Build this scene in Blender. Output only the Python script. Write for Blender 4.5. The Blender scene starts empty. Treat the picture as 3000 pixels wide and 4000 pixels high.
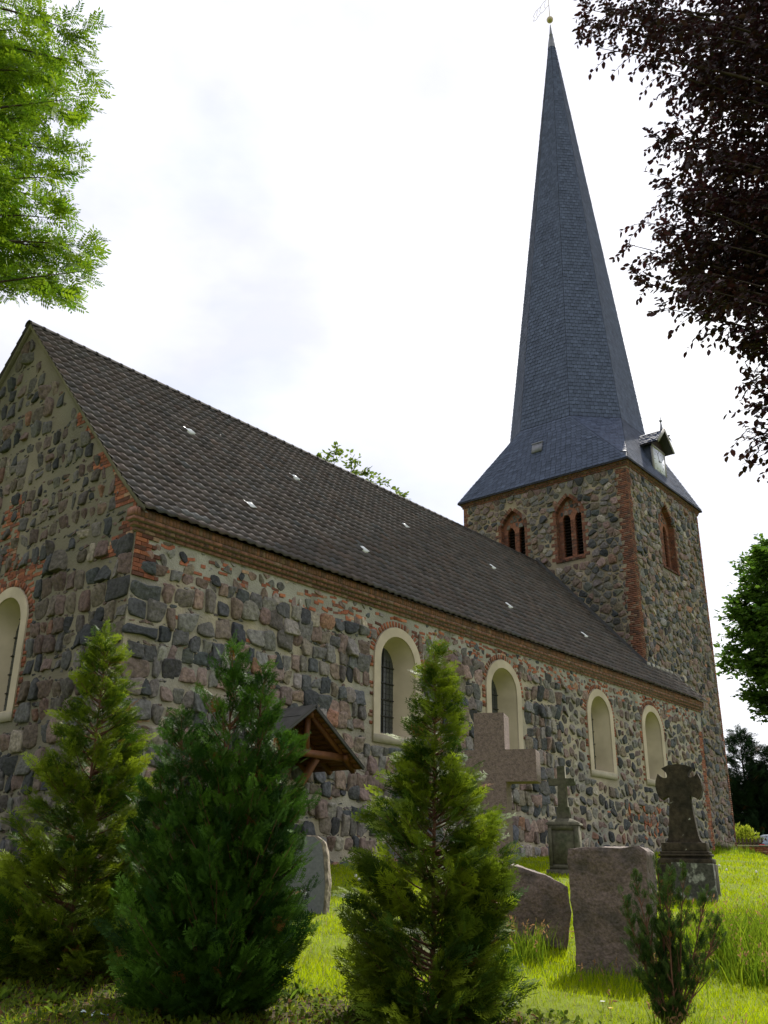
import bpy, bmesh, math, random
import numpy as np
from mathutils import Vector, Matrix, noise
SC = bpy.context.scene
COL = SC.collection
# ------------------------------------------------------------------ camera
cam_d = bpy.data.cameras.new("camera"); cam = bpy.data.objects.new("camera", cam_d); COL.objects.link(cam)
SC.camera = cam
CAM = np.array([-9.7013, -14.4731, 0.0])
F_, PITCH, YAW, ROLL = 1954.16, 0.368198, 0.697093, 0.012110
_fw = np.array([math.cos(YAW)*math.cos(PITCH), math.sin(YAW)*math.cos(PITCH), math.sin(PITCH)])
_rt = np.array([math.sin(YAW), -math.cos(YAW), 0.0]); _up = np.cross(_rt, _fw)
_R = math.cos(ROLL)*_rt + math.sin(ROLL)*_up; _U = -math.sin(ROLL)*_rt + math.cos(ROLL)*_up
cam.matrix_world = Matrix(((_R[0], _U[0], -_fw[0], CAM[0]), (_R[1], _U[1], -_fw[1], CAM[1]), (_R[2], _U[2], -_fw[2], CAM[2]), (0, 0, 0, 1)))
cam_d.sensor_fit = 'HORIZONTAL'; cam_d.sensor_width = 36; cam_d.lens = 36*F_/1659.0
cam_d.clip_start = 0.05; cam_d.clip_end = 3000
SC.render.resolution_x = 768; SC.render.resolution_y = 1024
# ------------------------------------------------------------------ light
SUN_EL, SUN_AZ = math.radians(48), math.radians(15)      # azimuth from +X towards +Y
SUN = Vector((math.cos(SUN_EL)*math.cos(SUN_AZ), math.cos(SUN_EL)*math.sin(SUN_AZ), math.sin(SUN_EL)))
sd = bpy.data.lights.new("sun", 'SUN'); sd.energy = 4.6; sd.angle = math.radians(0.8); sd.color = (1.0, 0.95, 0.86)
so = bpy.data.objects.new("sun", sd); COL.objects.link(so); so.rotation_euler = SUN.to_track_quat('Z', 'Y').to_euler()
W = bpy.data.worlds.new("World"); SC.world = W; W.use_nodes = True
nt = W.node_tree; nt.nodes.clear()
def wn(t): return nt.nodes.new(t)
out = wn('ShaderNodeOutputWorld'); b1 = wn('ShaderNodeBackground'); b2 = wn('ShaderNodeBackground'); mx = wn('ShaderNodeMixShader')
sky = wn('ShaderNodeTexSky'); sky.sky_type = 'NISHITA'; sky.sun_disc = False; sky.sun_elevation = SUN_EL
sky.sun_rotation = math.pi/2 - SUN_AZ
nt.links.new(sky.outputs[0], b1.inputs[0]); b1.inputs[1].default_value = 0.12
tc = wn('ShaderNodeTexCoord'); mp = wn('ShaderNodeMapping'); mp.inputs['Scale'].default_value = (1, 1, 2.0); mp.inputs['Location'].default_value = (0.3, 0.1, 0.2)
nt.links.new(tc.outputs['Generated'], mp.inputs[0])
n1 = wn('ShaderNodeTexNoise'); n1.inputs['Scale'].default_value = 2.1; n1.inputs['Detail'].default_value = 7; n1.inputs['Roughness'].default_value = 0.55
nt.links.new(mp.outputs[0], n1.inputs['Vector'])
r1 = wn('ShaderNodeValToRGB'); r1.color_ramp.elements[0].position = 0.26; r1.color_ramp.elements[0].color = (0.55,)*3+(1,); r1.color_ramp.elements[1].position = 0.46; r1.color_ramp.elements[1].color = (0.97,)*3+(1,)
nt.links.new(n1.outputs[0], r1.inputs[0])
n2 = wn('ShaderNodeTexNoise'); n2.inputs['Scale'].default_value = 1.9; n2.inputs['Detail'].default_value = 6; n2.inputs['Roughness'].default_value = 0.5
nt.links.new(mp.outputs[0], n2.inputs['Vector'])
r2 = wn('ShaderNodeValToRGB'); r2.color_ramp.elements[0].position = 0.32; r2.color_ramp.elements[0].color = (0.615, 0.625, 0.73, 1); r2.color_ramp.elements[1].position = 0.59; r2.color_ramp.elements[1].color = (0.97, 0.975, 1.0, 1)
nt.links.new(n2.outputs[0], r2.inputs[0]); nt.links.new(r2.outputs[0], b2.inputs[0])
dot = wn('ShaderNodeVectorMath'); dot.operation = 'DOT_PRODUCT'; dot.inputs[1].default_value = SUN
nt.links.new(tc.outputs['Generated'], dot.inputs[0])
mr = wn('ShaderNodeMapRange'); mr.inputs['From Min'].default_value = -1.0; mr.inputs['From Max'].default_value = 1.0; mr.inputs['To Min'].default_value = 0.0; mr.inputs['To Max'].default_value = 1.0
nt.links.new(dot.outputs['Value'], mr.inputs[0])
CLOUD_BASE, CLOUD_SUN = 0.36, 0.58
ma = wn('ShaderNodeMath'); ma.operation = 'MULTIPLY_ADD'; ma.inputs[1].default_value = CLOUD_SUN; ma.inputs[2].default_value = CLOUD_BASE
nt.links.new(mr.outputs[0], ma.inputs[0]); nt.links.new(ma.outputs[0], b2.inputs[1])
nt.links.new(r1.outputs[0], mx.inputs[0]); nt.links.new(b1.outputs[0], mx.inputs[1]); nt.links.new(b2.outputs[0], mx.inputs[2]); nt.links.new(mx.outputs[0], out.inputs[0])
SC.view_settings.view_transform = 'Standard'; SC.view_settings.look = 'None'; SC.view_settings.exposure = 0.72; SC.view_settings.gamma = 1
SC.cycles.max_bounces = 6; SC.cycles.transparent_max_bounces = 8
# ------------------------------------------------------------------ materials
def mat(name, col=None, rough=0.8, nscale=6.0, namp=0.35, bump=0.4, bscale=30.0, bdist=0.01, spec=0.3, trans=0.0,
        second=None, sscale=3.0, slo=0.52, shi=0.62, metal=0.0, second2=None, s2scale=9.0, s2lo=0.6, s2hi=0.66, detail=6):
    m = bpy.data.materials.new(name); m.use_nodes = True; t = m.node_tree; N = t.nodes; L = t.links
    p = N['Principled BSDF']; p.inputs['Roughness'].default_value = rough; p.inputs['Specular IOR Level'].default_value = spec; p.inputs['Metallic'].default_value = metal
    co = N.new('ShaderNodeTexCoord')
    def ns(scale, det=6):
        n = N.new('ShaderNodeTexNoise'); n.inputs['Scale'].default_value = scale; n.inputs['Detail'].default_value = det
        L.new(co.outputs['Object'], n.inputs['Vector']); return n
    if col is None:
        a = N.new('ShaderNodeAttribute'); a.attribute_name = 'Col'; c = a.outputs['Color']
    else:
        a = N.new('ShaderNodeRGB'); a.outputs[0].default_value = (*col, 1); c = a.outputs[0]
    def mixc(fac, A, B, bt='MIX'):
        x = N.new('ShaderNodeMix'); x.data_type = 'RGBA'; x.blend_type = bt
        if isinstance(fac, float): x.inputs[0].default_value = fac
        else: L.new(fac, x.inputs[0])
        for s, v in ((6, A), (7, B)):
            if isinstance(v, tuple): x.inputs[s].default_value = (*v, 1)
            else: L.new(v, x.inputs[s])
        return x.outputs[2]
    def ramp(o, lo, hi, c0=(0, 0, 0), c1=(1, 1, 1)):
        r = N.new('ShaderNodeValToRGB'); e = r.color_ramp.elements; e[0].position = lo; e[0].color = (*c0, 1); e[1].position = hi; e[1].color = (*c1, 1)
        L.new(o, r.inputs[0]); return r.outputs[0]
    for sc, sec, lo, hi in ((sscale, second, slo, shi), (s2scale, second2, s2lo, s2hi)):
        if sec: c = mixc(ramp(ns(sc).outputs[0], lo, hi), c, sec)
    if namp > 0:
        g = ramp(ns(nscale, detail).outputs[0], 0.25, 0.75, (1-namp,)*3, (1+namp,)*3)
        c = mixc(1.0, c, g, 'MULTIPLY')
    L.new(c, p.inputs['Base Color'])
    if bump > 0:
        bn = N.new('ShaderNodeBump'); bn.inputs['Strength'].default_value = bump; bn.inputs['Distance'].default_value = bdist
        L.new(ns(bscale).outputs[0], bn.inputs['Height']); L.new(bn.outputs[0], p.inputs['Normal'])
    if trans > 0:
        tr = N.new('ShaderNodeBsdfTranslucent'); L.new(c, tr.inputs[0]); ms = N.new('ShaderNodeMixShader'); ms.inputs[0].default_value = trans
        L.new(p.outputs[0], ms.inputs[1]); L.new(tr.outputs[0], ms.inputs[2]); L.new(ms.outputs[0], N['Material Output'].inputs[0])
    return m
M = {}
M['mortar'] = mat('mortar', (0.36, 0.315, 0.235), 0.95, 1.3, 0.35, 0.8, 22, 0.03, 0.1, second=(0.29, 0.275, 0.235), sscale=0.7, slo=0.45, shi=0.6)
M['towermortar'] = mat('tower_mortar', (0.27, 0.225, 0.155), 0.95, 1.3, 0.35, 0.9, 18, 0.03, 0.1, second=(0.19, 0.175, 0.135), sscale=0.8, slo=0.45, shi=0.6)
M['greymortar'] = mat('grey_mortar', (0.33, 0.315, 0.27), 0.95, 1.5, 0.3, 0.8, 22, 0.03, 0.1, second=(0.25, 0.235, 0.19), sscale=1.1)
M['gablemortar'] = mat('gable_mortar', (0.215, 0.19, 0.14), 0.95, 1.1, 0.35, 0.8, 18, 0.03, 0.1, second=(0.145, 0.135, 0.10), sscale=0.55, slo=0.42, shi=0.6)  # olive for algae, also darkened to paint in the gable's shade
M['stone'] = mat('fieldstone', None, 0.85, 13, 0.5, 1.0, 9, 0.05, 0.25, second=None, detail=9)
M['brick'] = mat('brick', None, 0.9, 12, 0.3, 0.6, 30, 0.012, 0.15)
M['plaster'] = mat('plaster', (0.49, 0.42, 0.315), 0.9, 1.6, 0.16, 0.2, 60, 0.004, 0.15, second=(0.42, 0.36, 0.265), sscale=1.2, slo=0.45, shi=0.7)
M['sillstone'] = mat('sill_render', (0.35, 0.315, 0.235), 0.9, 3, 0.25, 0.3, 40, 0.005, 0.15)
M['tile'] = mat('roof_tile', None, 0.85, 3, 0.3, 0.35, 60, 0.004, 0.12)
M['glasstile'] = mat('glass_tile', (0.62, 0.64, 0.66), 0.25, 3, 0.05, 0, 3, 0, 0.8)  # pale base colour paints in the sky's reflection on the glass
M['slate'] = mat('slate', None, 0.62, 9, 0.18, 0.3, 25, 0.006, 0.12)
M['lead'] = mat('lead', (0.16, 0.165, 0.19), 0.5, 5, 0.2, 0.2, 20, 0.005, 0.5, metal=0.3)
M['darkmetal'] = mat('dark_metal', (0.03, 0.03, 0.03), 0.6, 5, 0.2, 0)
M['gold'] = mat('gilded', (0.42, 0.36, 0.22), 0.4, 5, 0.1, 0, metal=0.5)
M['pane'] = mat('leaded_glass', (0.05, 0.055, 0.05), 0.25, 2.2, 0.4, 0.35, 6, 0.01, 0.5)
M['bar'] = mat('glazing_bar', (0.03, 0.03, 0.028), 0.6, 5, 0.1, 0)
M['wood'] = mat('stained_wood', (0.125, 0.046, 0.014), 0.6, 7, 0.35, 0.2, 30, 0.004, 0.3)
M['louvre'] = mat('louvre_wood', (0.035, 0.024, 0.018), 0.8, 7, 0.4, 0.2, 30, 0.004, 0.2)
M['felt'] = mat('roof_felt', (0.062, 0.06, 0.054), 0.9, 5, 0.25, 0.5, 90, 0.004, 0.2)
M['clock'] = mat('clock_panel', (0.72, 0.74, 0.86), 0.75, 4, 0.15, 0)
M['dormerwood'] = mat('dormer_boards', (0.30, 0.29, 0.28), 0.7, 6, 0.2, 0)
M['granite'] = mat('rough_granite', (0.195, 0.145, 0.12), 0.8, 55, 0.25, 1.0, 45, 0.015, 0.3, second=(0.14, 0.105, 0.088), sscale=24, slo=0.45, shi=0.6)
M['granitedark'] = mat('rock_granite', (0.135, 0.098, 0.08), 0.8, 40, 0.45, 0.9, 17, 0.035, 0.35, second=(0.08, 0.063, 0.052), sscale=5, slo=0.45, shi=0.65)
M['oldstone'] = mat('weathered_sandstone', (0.060, 0.048, 0.032), 0.9, 14, 0.45, 0.7, 30, 0.01, 0.15, second=(0.032, 0.028, 0.02), sscale=3, slo=0.45, shi=0.6, second2=(0.30, 0.30, 0.25), s2scale=7, s2lo=0.70, s2hi=0.73)
M['lichen'] = mat('lichened_stone', (0.075, 0.075, 0.064), 0.9, 25, 0.5, 0.6, 30, 0.01, 0.15, second=(0.26, 0.27, 0.23), sscale=6, slo=0.56, shi=0.62, second2=(0.30, 0.31, 0.27), s2scale=4.3, s2lo=0.64, s2hi=0.66)
M['greenstone'] = mat('mossy_stone', (0.10, 0.094, 0.066), 0.9, 12, 0.4, 0.6, 30, 0.01, 0.15, second=(0.07, 0.075, 0.045), sscale=2.5)
M['slab'] = mat('polished_grey_stone', (0.125, 0.13, 0.135), 0.55, 30, 0.2, 0.1, 30, 0.004, 0.4)
M['slabedge'] = mat('split_stone', (0.26, 0.22, 0.17), 0.85, 14, 0.5, 1.0, 12, 0.03, 0.2, second=(0.14, 0.12, 0.09), sscale=6)
M['leaf'] = mat('thuja_foliage', None, 0.6, 3, 0.25, 0, trans=0.32, spec=0.18)
M['dleaf'] = mat('cypress_foliage', None, 0.6, 3, 0.25, 0, trans=0.22, spec=0.15)
M['bleaf'] = mat('copper_beech_leaf', None, 0.4, 3, 0.25, 0, trans=0.2, spec=0.35)
M['aleaf'] = mat('ash_leaf', None, 0.5, 3, 0.2, 0, trans=0.42, spec=0.25)
M['grass'] = mat('grass_blade', None, 0.7, 0.8, 0.25, 0, trans=0.55, spec=0.08)
M['bark'] = mat('bark', (0.055, 0.042, 0.032), 0.95, 8, 0.4, 0.6, 20, 0.02, 0.1)
M['rbark'] = mat('red_bark', (0.13, 0.065, 0.038), 0.9, 12, 0.4, 0.4, 40, 0.006, 0.15)
M['ground'] = mat('lawn_soil', None, 0.95, 5, 0.4, 0.7, 25, 0.02, 0.1)
M['lowbrick'] = mat('old_wall_brick', None, 0.95, 7, 0.4, 0.5, 30, 0.01, 0.1)
M['asphalt'] = mat('asphalt', (0.05, 0.05, 0.05), 0.9, 20, 0.2, 0.4, 60, 0.005, 0.2)
M['carpaint'] = mat('car_paint', (0.20, 0.25, 0.31), 0.3, 3, 0.05, 0, spec=0.6, metal=0.5)
M['carglass'] = mat('car_glass', (0.03, 0.035, 0.045), 0.1, 3, 0.05, 0, spec=0.6)
M['red'] = mat('red_lens', (0.5, 0.02, 0.03), 0.2, 3, 0.05, 0, spec=0.5)
M['rubber'] = mat('rubber', (0.02, 0.02, 0.02), 0.8, 3, 0.05, 0)
M['rim'] = mat('wheel_rim', (0.4, 0.4, 0.42), 0.4, 3, 0.05, 0, metal=0.7)
M['redroof'] = mat('red_roof_tile', (0.30, 0.10, 0.055), 0.8, 4, 0.3, 0.4, 12, 0.02)
M['housewall'] = mat('house_render', (0.45, 0.4, 0.32), 0.9, 2, 0.1, 0)
M['fencewood'] = mat('fence_wood', (0.07, 0.05, 0.035), 0.9, 9, 0.3, 0)
M['white'] = mat('white_fluff', (0.75, 0.75, 0.70), 0.9, 40, 0.15, 0, trans=0.3)
M['petal'] = mat('petal', None, 0.6, 5, 0.05, 0, trans=0.3)
M['plastic'] = mat('plastic_film', None, 0.35, 5, 0.1, 0, spec=0.5)
M['bird'] = mat('dark_feather', (0.03, 0.032, 0.045), 0.7, 5, 0.2, 0)
# ------------------------------------------------------------------ mesh builder
class MB:
    def __init__(s): s.V = []; s.n = 0; s.C = []
    def add(s, V, F, col=(0.5, 0.5, 0.5), mi=0):
        V = np.asarray(V, float).reshape(-1, 3)
        if isinstance(F, (list, tuple)) and len(set(len(f) for f in F)) > 1:
            for k in set(len(f) for f in F): s._c(np.array([f for f in F if len(f) == k]), col, mi)
        else: s._c(np.asarray(F, np.int64), col, mi)
        s.V.append(V); s.n += len(V)
    def _c(s, F, col, mi):
        c = np.asarray(col, float)
        if c.ndim == 1: c = np.tile(c, (len(F), 1))
        s.C.append((F+s.n, c, mi))
    def build(s, name, mats, parent=None, smooth=False):
        V = np.concatenate(s.V) if s.V else np.zeros((0, 3))
        me = bpy.data.meshes.new(name); me.vertices.add(len(V)); me.vertices.foreach_set('co', V.astype(np.float32).ravel())
        loops = np.concatenate([f.ravel() for f, _, _ in s.C]); tot = np.concatenate([np.full(len(f), f.shape[1]) for f, _, _ in s.C])
        st = np.concatenate([[0], np.cumsum(tot)[:-1]])
        me.loops.add(len(loops)); me.loops.foreach_set('vertex_index', loops.astype(np.int32))
        me.polygons.add(len(tot)); me.polygons.foreach_set('loop_start', st.astype(np.int32))
        mats = mats if isinstance(mats, (list, tuple)) else [mats]
        for m in mats: me.materials.append(m)
        me.polygons.foreach_set('material_index', np.concatenate([np.full(len(f), i) for f, _, i in s.C]).astype(np.int32))
        if smooth is True: me.polygons.foreach_set('use_smooth', np.ones(len(tot), bool))
        elif smooth: me.polygons.foreach_set('use_smooth', np.concatenate([np.full(len(f), i in smooth) for f, _, i in s.C]))
        a = me.attributes.new('Col', 'FLOAT_COLOR', 'FACE'); cc = np.concatenate([c for _, c, _ in s.C]); cc = np.concatenate([cc, np.ones((len(cc), 1))], 1)
        a.data.foreach_set('color', cc.astype(np.float32).ravel())
        me.update(calc_edges=True); me.validate()
        o = bpy.data.objects.new(name, me); COL.objects.link(o)
        if parent: o.parent = parent; o.matrix_parent_inverse = Matrix.Translation(parent.matrix_world.translation).inverted() if False else Matrix()
        return o
def empty(name, loc=(0, 0, 0)):
    o = bpy.data.objects.new(name, None); COL.objects.link(o); o.empty_display_size = 0.3; o.location = loc; return o
def tag(o, label=None, cat=None, group=None, kind=None):
    for k, v in (('label', label), ('category', cat), ('group', group), ('kind', kind)):
        if v: o[k] = v
    return o
BOXF = np.array([[0, 1, 2, 3], [7, 6, 5, 4], [0, 4, 5, 1], [1, 5, 6, 2], [2, 6, 7, 3], [3, 7, 4, 0]])
class Pl:
    def __init__(s, o, U, V, N): s.o, s.U, s.V, s.N = map(lambda a: np.array(a, float), (o, U, V, N))
    def __call__(s, u, v, n=0.0):
        u, v, n = np.broadcast_arrays(np.asarray(u, float), np.asarray(v, float), np.asarray(n, float))
        return s.o + u[..., None]*s.U + v[..., None]*s.V + n[..., None]*s.N
def boxp(mb, pl, u0, u1, v0, v1, n0, n1, col=(0.5,)*3, mi=0, jit=0.0, rng=None):
    u = np.array([u0, u1, u1, u0]*2); v = np.array([v0, v0, v1, v1]*2); n = np.array([n1]*4+[n0]*4, float)
    if jit: u = u+rng.uniform(-jit, jit, 8); v = v+rng.uniform(-jit, jit, 8); n = n+rng.uniform(-jit, jit, 8)
    mb.add(pl(u, v, n), BOXF, col, mi)
def boxr(mb, pl, cu, cv, ang, lu, lv, n0, n1, col=(0.5,)*3, mi=0):
    c, s = math.cos(ang), math.sin(ang)
    a = np.array([-lu, lu, lu, -lu]*2)/2; b = np.array([-lv, -lv, lv, lv]*2)/2; n = np.array([n1]*4+[n0]*4, float)
    mb.add(pl(cu+a*c-b*s, cv+a*s+b*c, n), BOXF, col, mi)
XY = Pl((0, 0, 0), (1, 0, 0), (0, 1, 0), (0, 0, 1))
def box(mb, a, b, col=(0.5,)*3, mi=0): boxp(mb, XY, a[0], b[0], a[1], b[1], a[2], b[2], col, mi)
def tube(mb, pts, radii, n=6, col=(0.5,)*3, mi=0):
    pts = np.asarray(pts, float); radii = np.broadcast_to(radii, (len(pts),)).astype(float)
    d = np.gradient(pts, axis=0); d /= np.linalg.norm(d, axis=1)[:, None]+1e-9
    ref = np.where(np.abs(d[:, 2:3]) > 0.9, np.array([[1., 0, 0]]), np.array([[0., 0, 1]]))
    a = np.cross(d, ref); a /= np.linalg.norm(a, axis=1)[:, None]+1e-9; b = np.cross(d, a)
    th = np.linspace(0, 2*math.pi, n, endpoint=False)
    V = pts[:, None]+radii[:, None, None]*(np.cos(th)[None, :, None]*a[:, None]+np.sin(th)[None, :, None]*b[:, None])
    i = np.arange(len(pts)-1)[:, None]*n; j = np.arange(n)[None]; k = (j+1) % n
    F = np.stack([i+j, i+k, i+n+k, i+n+j], -1).reshape(-1, 4)
    mb.add(V.reshape(-1, 3), F, col, mi)
def beam(mb, p, q, w, h, col=(0.5,)*3, mi=0, side=None):
    p = np.array(p, float); q = np.array(q, float); d = q-p; L = np.linalg.norm(d); d /= L
    s = np.array(side, float) if side is not None else np.cross(d, (0, 0, 1)); s /= np.linalg.norm(s); t = np.cross(s, d)
    boxp(mb, Pl(p, d, s, t), 0, L, -w/2, w/2, -h/2, h/2, col, mi)
def prism(mb, pl, poly, n0, n1, col=(0.5,)*3, mi=0):
    k = len(poly); P = np.array(poly, float)
    V = np.concatenate([pl(P[:, 0], P[:, 1], n1), pl(P[:, 0], P[:, 1], n0)])
    F = [[i, (i+1) % k, k+(i+1) % k, k+i] for i in range(k)]
    mb.add(V, np.array(F), col, mi)
    mb.add(V[:k], [list(range(k))], col, mi); mb.add(V[k:], [list(range(k))[::-1]], col, mi)
def inst(mb, P, D, Nn, L, T, Fc, col, mi=0, flat=1.0):
    """many copies of a small flat template T (k,3: along, side, up) at P with direction D, normal Nn and length L"""
    D = D/(np.linalg.norm(D, axis=1)[:, None]+1e-9); S = np.cross(Nn, D); S /= np.linalg.norm(S, axis=1)[:, None]+1e-9; U = np.cross(D, S)
    V = P[:, None]+L[:, None, None]*(T[None, :, 0:1]*D[:, None]+T[None, :, 1:2]*S[:, None]+T[None, :, 2:3]*U[:, None])
    k = len(T); F = (Fc[None]+np.arange(len(P))[:, None, None]*k).reshape(-1, Fc.shape[1])
    mb.add(V.reshape(-1, 3), F, np.repeat(col, len(Fc), 0), mi)
# ------------------------------------------------------------------ terrain
def tz(x, y):
    x = np.asarray(x, float); y = np.asarray(y, float)
    return -0.28+0.03*np.clip(x, -25, 33)+0.065*np.clip(y, -22, 1)-0.07*np.clip(x-34, 0, 8)-0.21*np.clip(x-30.5, 0, 6)*np.clip((1.3-y)/1.0, 0, 1)-0.035*np.clip(x-23, 0, 12)*np.clip((1.2-y)/4, 0, 1)
def soil(x, y):
    """planting bed under the young conifers: 1 inside, 0 on the lawn"""
    x = np.asarray(x, float); y = np.asarray(y, float)
    ax, ay, bx, by = -6.4, -5.0, -3.9, -10.6
    t = np.clip(((x-ax)*(bx-ax)+(y-ay)*(by-ay))/((bx-ax)**2+(by-ay)**2), 0, 1)
    d = np.hypot(x-ax-t*(bx-ax), y-ay-t*(by-ay)); wgt = np.where((x-ax)*(by-ay)-(y-ay)*(bx-ax) > 0, 1.0, 0.35)
    return np.clip(1.75-d*np.where((x+5.15)*5.6+(y+7.8)*2.5 > 0, 1.9, 0.45), 0, 1)
gx = np.concatenate([np.linspace(-320, -16, 14), np.linspace(-14, 12, 131), np.linspace(12.5, 48, 90), np.linspace(52, 420, 16)])
gy = np.concatenate([np.linspace(-320, -22, 12), np.linspace(-20, 2, 111), np.linspace(2.6, 30, 40), np.linspace(34, 420, 14)])
X, Y = np.meshgrid(gx, gy, indexing='ij'); Z = tz(X, Y)+0.02*np.sin(X*1.7+Y*0.6)*np.cos(Y*1.3-X*0.4)
rg = np.random.default_rng(3); Z += rg.normal(0, 0.006, Z.shape)*(soil(X, Y)+0.3)
gb = MB(); ni, nj = X.shape; ii, jj = np.meshgrid(np.arange(ni-1), np.arange(nj-1), indexing='ij'); q = (ii*nj+jj).ravel()
F = np.stack([q, q+nj, q+nj+1, q+1], 1)
cx = (X[:-1, :-1]+X[1:, 1:]).ravel()/2; cy = (Y[:-1, :-1]+Y[1:, 1:]).ravel()/2; s_ = soil(cx, cy)[:, None]
gb.add(np.stack([X, Y, Z], -1).reshape(-1, 3), F, (1-s_)*np.array([[0.11, 0.14, 0.016]])+s_*np.array([[0.06, 0.045, 0.028]]))
tag(gb.build('ground', M['ground'], smooth=True), kind='structure')
rb = MB(); rx = np.array([44.5, 50.5]); ry = np.linspace(-60, 60, 25)
V = [(x, y, float(tz(x, y))+0.03) for y in ry for x in rx]; rb.add(V, [[2*i, 2*i+1, 2*i+3, 2*i+2] for i in range(24)])
tag(rb.build('road', M['asphalt']), kind='structure')
# ------------------------------------------------------------------ masonry helpers
def clip_poly(P, nx, ny, c):
    d = P[:, 0]*nx+P[:, 1]*ny-c
    if (d <= 0).all(): return P
    o = []; k = len(P)
    for i in range(k):
        j = (i+1) % k
        if d[i] <= 0: o.append(P[i])
        if (d[i] < 0 < d[j]) or (d[j] < 0 < d[i]):
            t = d[i]/(d[i]-d[j]); o.append(P[i]+t*(P[j]-P[i]))
    return np.array(o).reshape(-1, 2)
def chaikin(P, a):
    Q = np.roll(P, -1, 0); return np.stack([P*(1-a)+Q*a, P*a+Q*(1-a)], 1).reshape(-1, 2)
PAL = np.array([(0.050, 0.053, 0.057), (0.072, 0.075, 0.077), (0.125, 0.12, 0.112), (0.175, 0.16, 0.145), (0.19, 0.138, 0.118), (0.155, 0.112, 0.097), (0.155, 0.128, 0.10), (0.22, 0.125, 0.085), (0.28, 0.25, 0.205), (0.105, 0.093, 0.083)])
PW = np.array([.10, .12, .17, .14, .14, .12, .11, .02, .03, .05]); PW /= PW.sum()
def emit_stone(mb, pl, P, ar, bulge, rng, tint, mi, ca=(0.10, 0.21)):
    cen = P.mean(0)
    P = P+rng.normal(0, 0.012+0.018*math.sqrt(ar), P.shape)
    P = chaikin(P, rng.uniform(*ca)); P = cen+(P-cen)*(1+rng.uniform(-0.07, 0.04, len(P)))[:, None]; P = chaikin(P, 0.22)
    if len(P) > 26: P = P[::2]
    k = len(P); sz = math.sqrt(ar); h = bulge*min(1.5, sz/0.33)*rng.uniform(0.5, 1.5); tu, tv = rng.normal(0, 0.17, 2); flat = rng.uniform(0.7, 1.0)
    rings = [(1.0, -0.04), (0.985, 0.42*h), (0.95, 0.78*h), (0.87, 0.97*h), (0.5, h*(1.0 if flat > .85 else 1.12))]
    V = []
    for f_, n_ in rings:
        Q = cen+(P-cen)*f_+(rng.normal(0, 0.012*sz, P.shape) if f_ < 0.9 else 0); nn = n_+(Q-cen)@np.array([tu, tv])*(n_ > 0)+(rng.normal(0, 0.12*h, k) if f_ < 0.95 else 0)
        V.append(pl(Q[:, 0], Q[:, 1], nn))
    V.append(pl(cen[0:1], cen[1:2], np.array([h*(1.05 if flat > .85 else 1.18)])))
    V = np.concatenate(V); m = np.arange(k); m2 = (m+1) % k
    F4 = np.concatenate([np.stack([r*k+m, r*k+m2, (r+1)*k+m2, (r+1)*k+m], 1) for r in range(4)])
    F3 = np.stack([4*k+m, 4*k+m2, np.full(k, 5*k)], 1)
    col = PAL[rng.choice(len(PAL), p=PW)]*rng.uniform(0.75, 1.3)*tint*np.array([1+rng.normal(0, .04), 1, 1+rng.normal(0, .04)])
    mb._c(F3, col, mi); mb.add(V, F4, col, mi)
def stones(mb, pl, sites, rad, gap, bulge, rng, obst=(), halves=(), tint=1.0, drop=None, mi=0):
    S = np.array(sites); R2 = np.array(rad)**2; N = len(S)
    for i in range(N):
        c = S[i]
        if drop is not None and drop(c): continue
        d2 = ((S-c)**2).sum(1); nb = np.argsort(d2)[1:20]; nb = nb[d2[nb] < 2.2]
        s = math.sqrt(R2[i])*2.1; P = np.array([(-s, -s*0.85), (s, -s*0.85), (s, s*0.85), (-s, s*0.85)])+c
        g = gap(c) if callable(gap) else gap; g *= rng.uniform(0.7, 1.35)
        for j in nb:
            dv = S[j]-c; d = math.sqrt(d2[j]); t = 0.5+(R2[i]-R2[j])/(2*d2[j]); t = max(t, 0.12)
            n = dv/d; P = clip_poly(P, n[0], n[1], n@c+t*d-g/2)
            if len(P) < 3: break
        if len(P) < 3: continue
        for (a, b, e, f) in obst:
            gp = [a-c[0], c[0]-b, e-c[1], c[1]-f]; k = int(np.argmax(gp))
            if gp[k] < 0.02: P = P[:0]; break
            nx, ny, cc = [(1, 0, a), (-1, 0, -b), (0, 1, e), (0, -1, -f)][k]; P = clip_poly(P, nx, ny, cc)
            if len(P) < 3: break
        if len(P) < 3: continue
        for (nx, ny, cc) in halves:
            P = clip_poly(P, nx, ny, cc)
            if len(P) < 3: break
        if len(P) < 3: continue
        ar = 0.5*abs(np.dot(P[:, 0], np.roll(P[:, 1], 1))-np.dot(P[:, 1], np.roll(P[:, 0], 1)))
        if ar < 0.0025: continue
        emit_stone(mb, pl, P, ar, bulge, rng, tint, mi)
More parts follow.
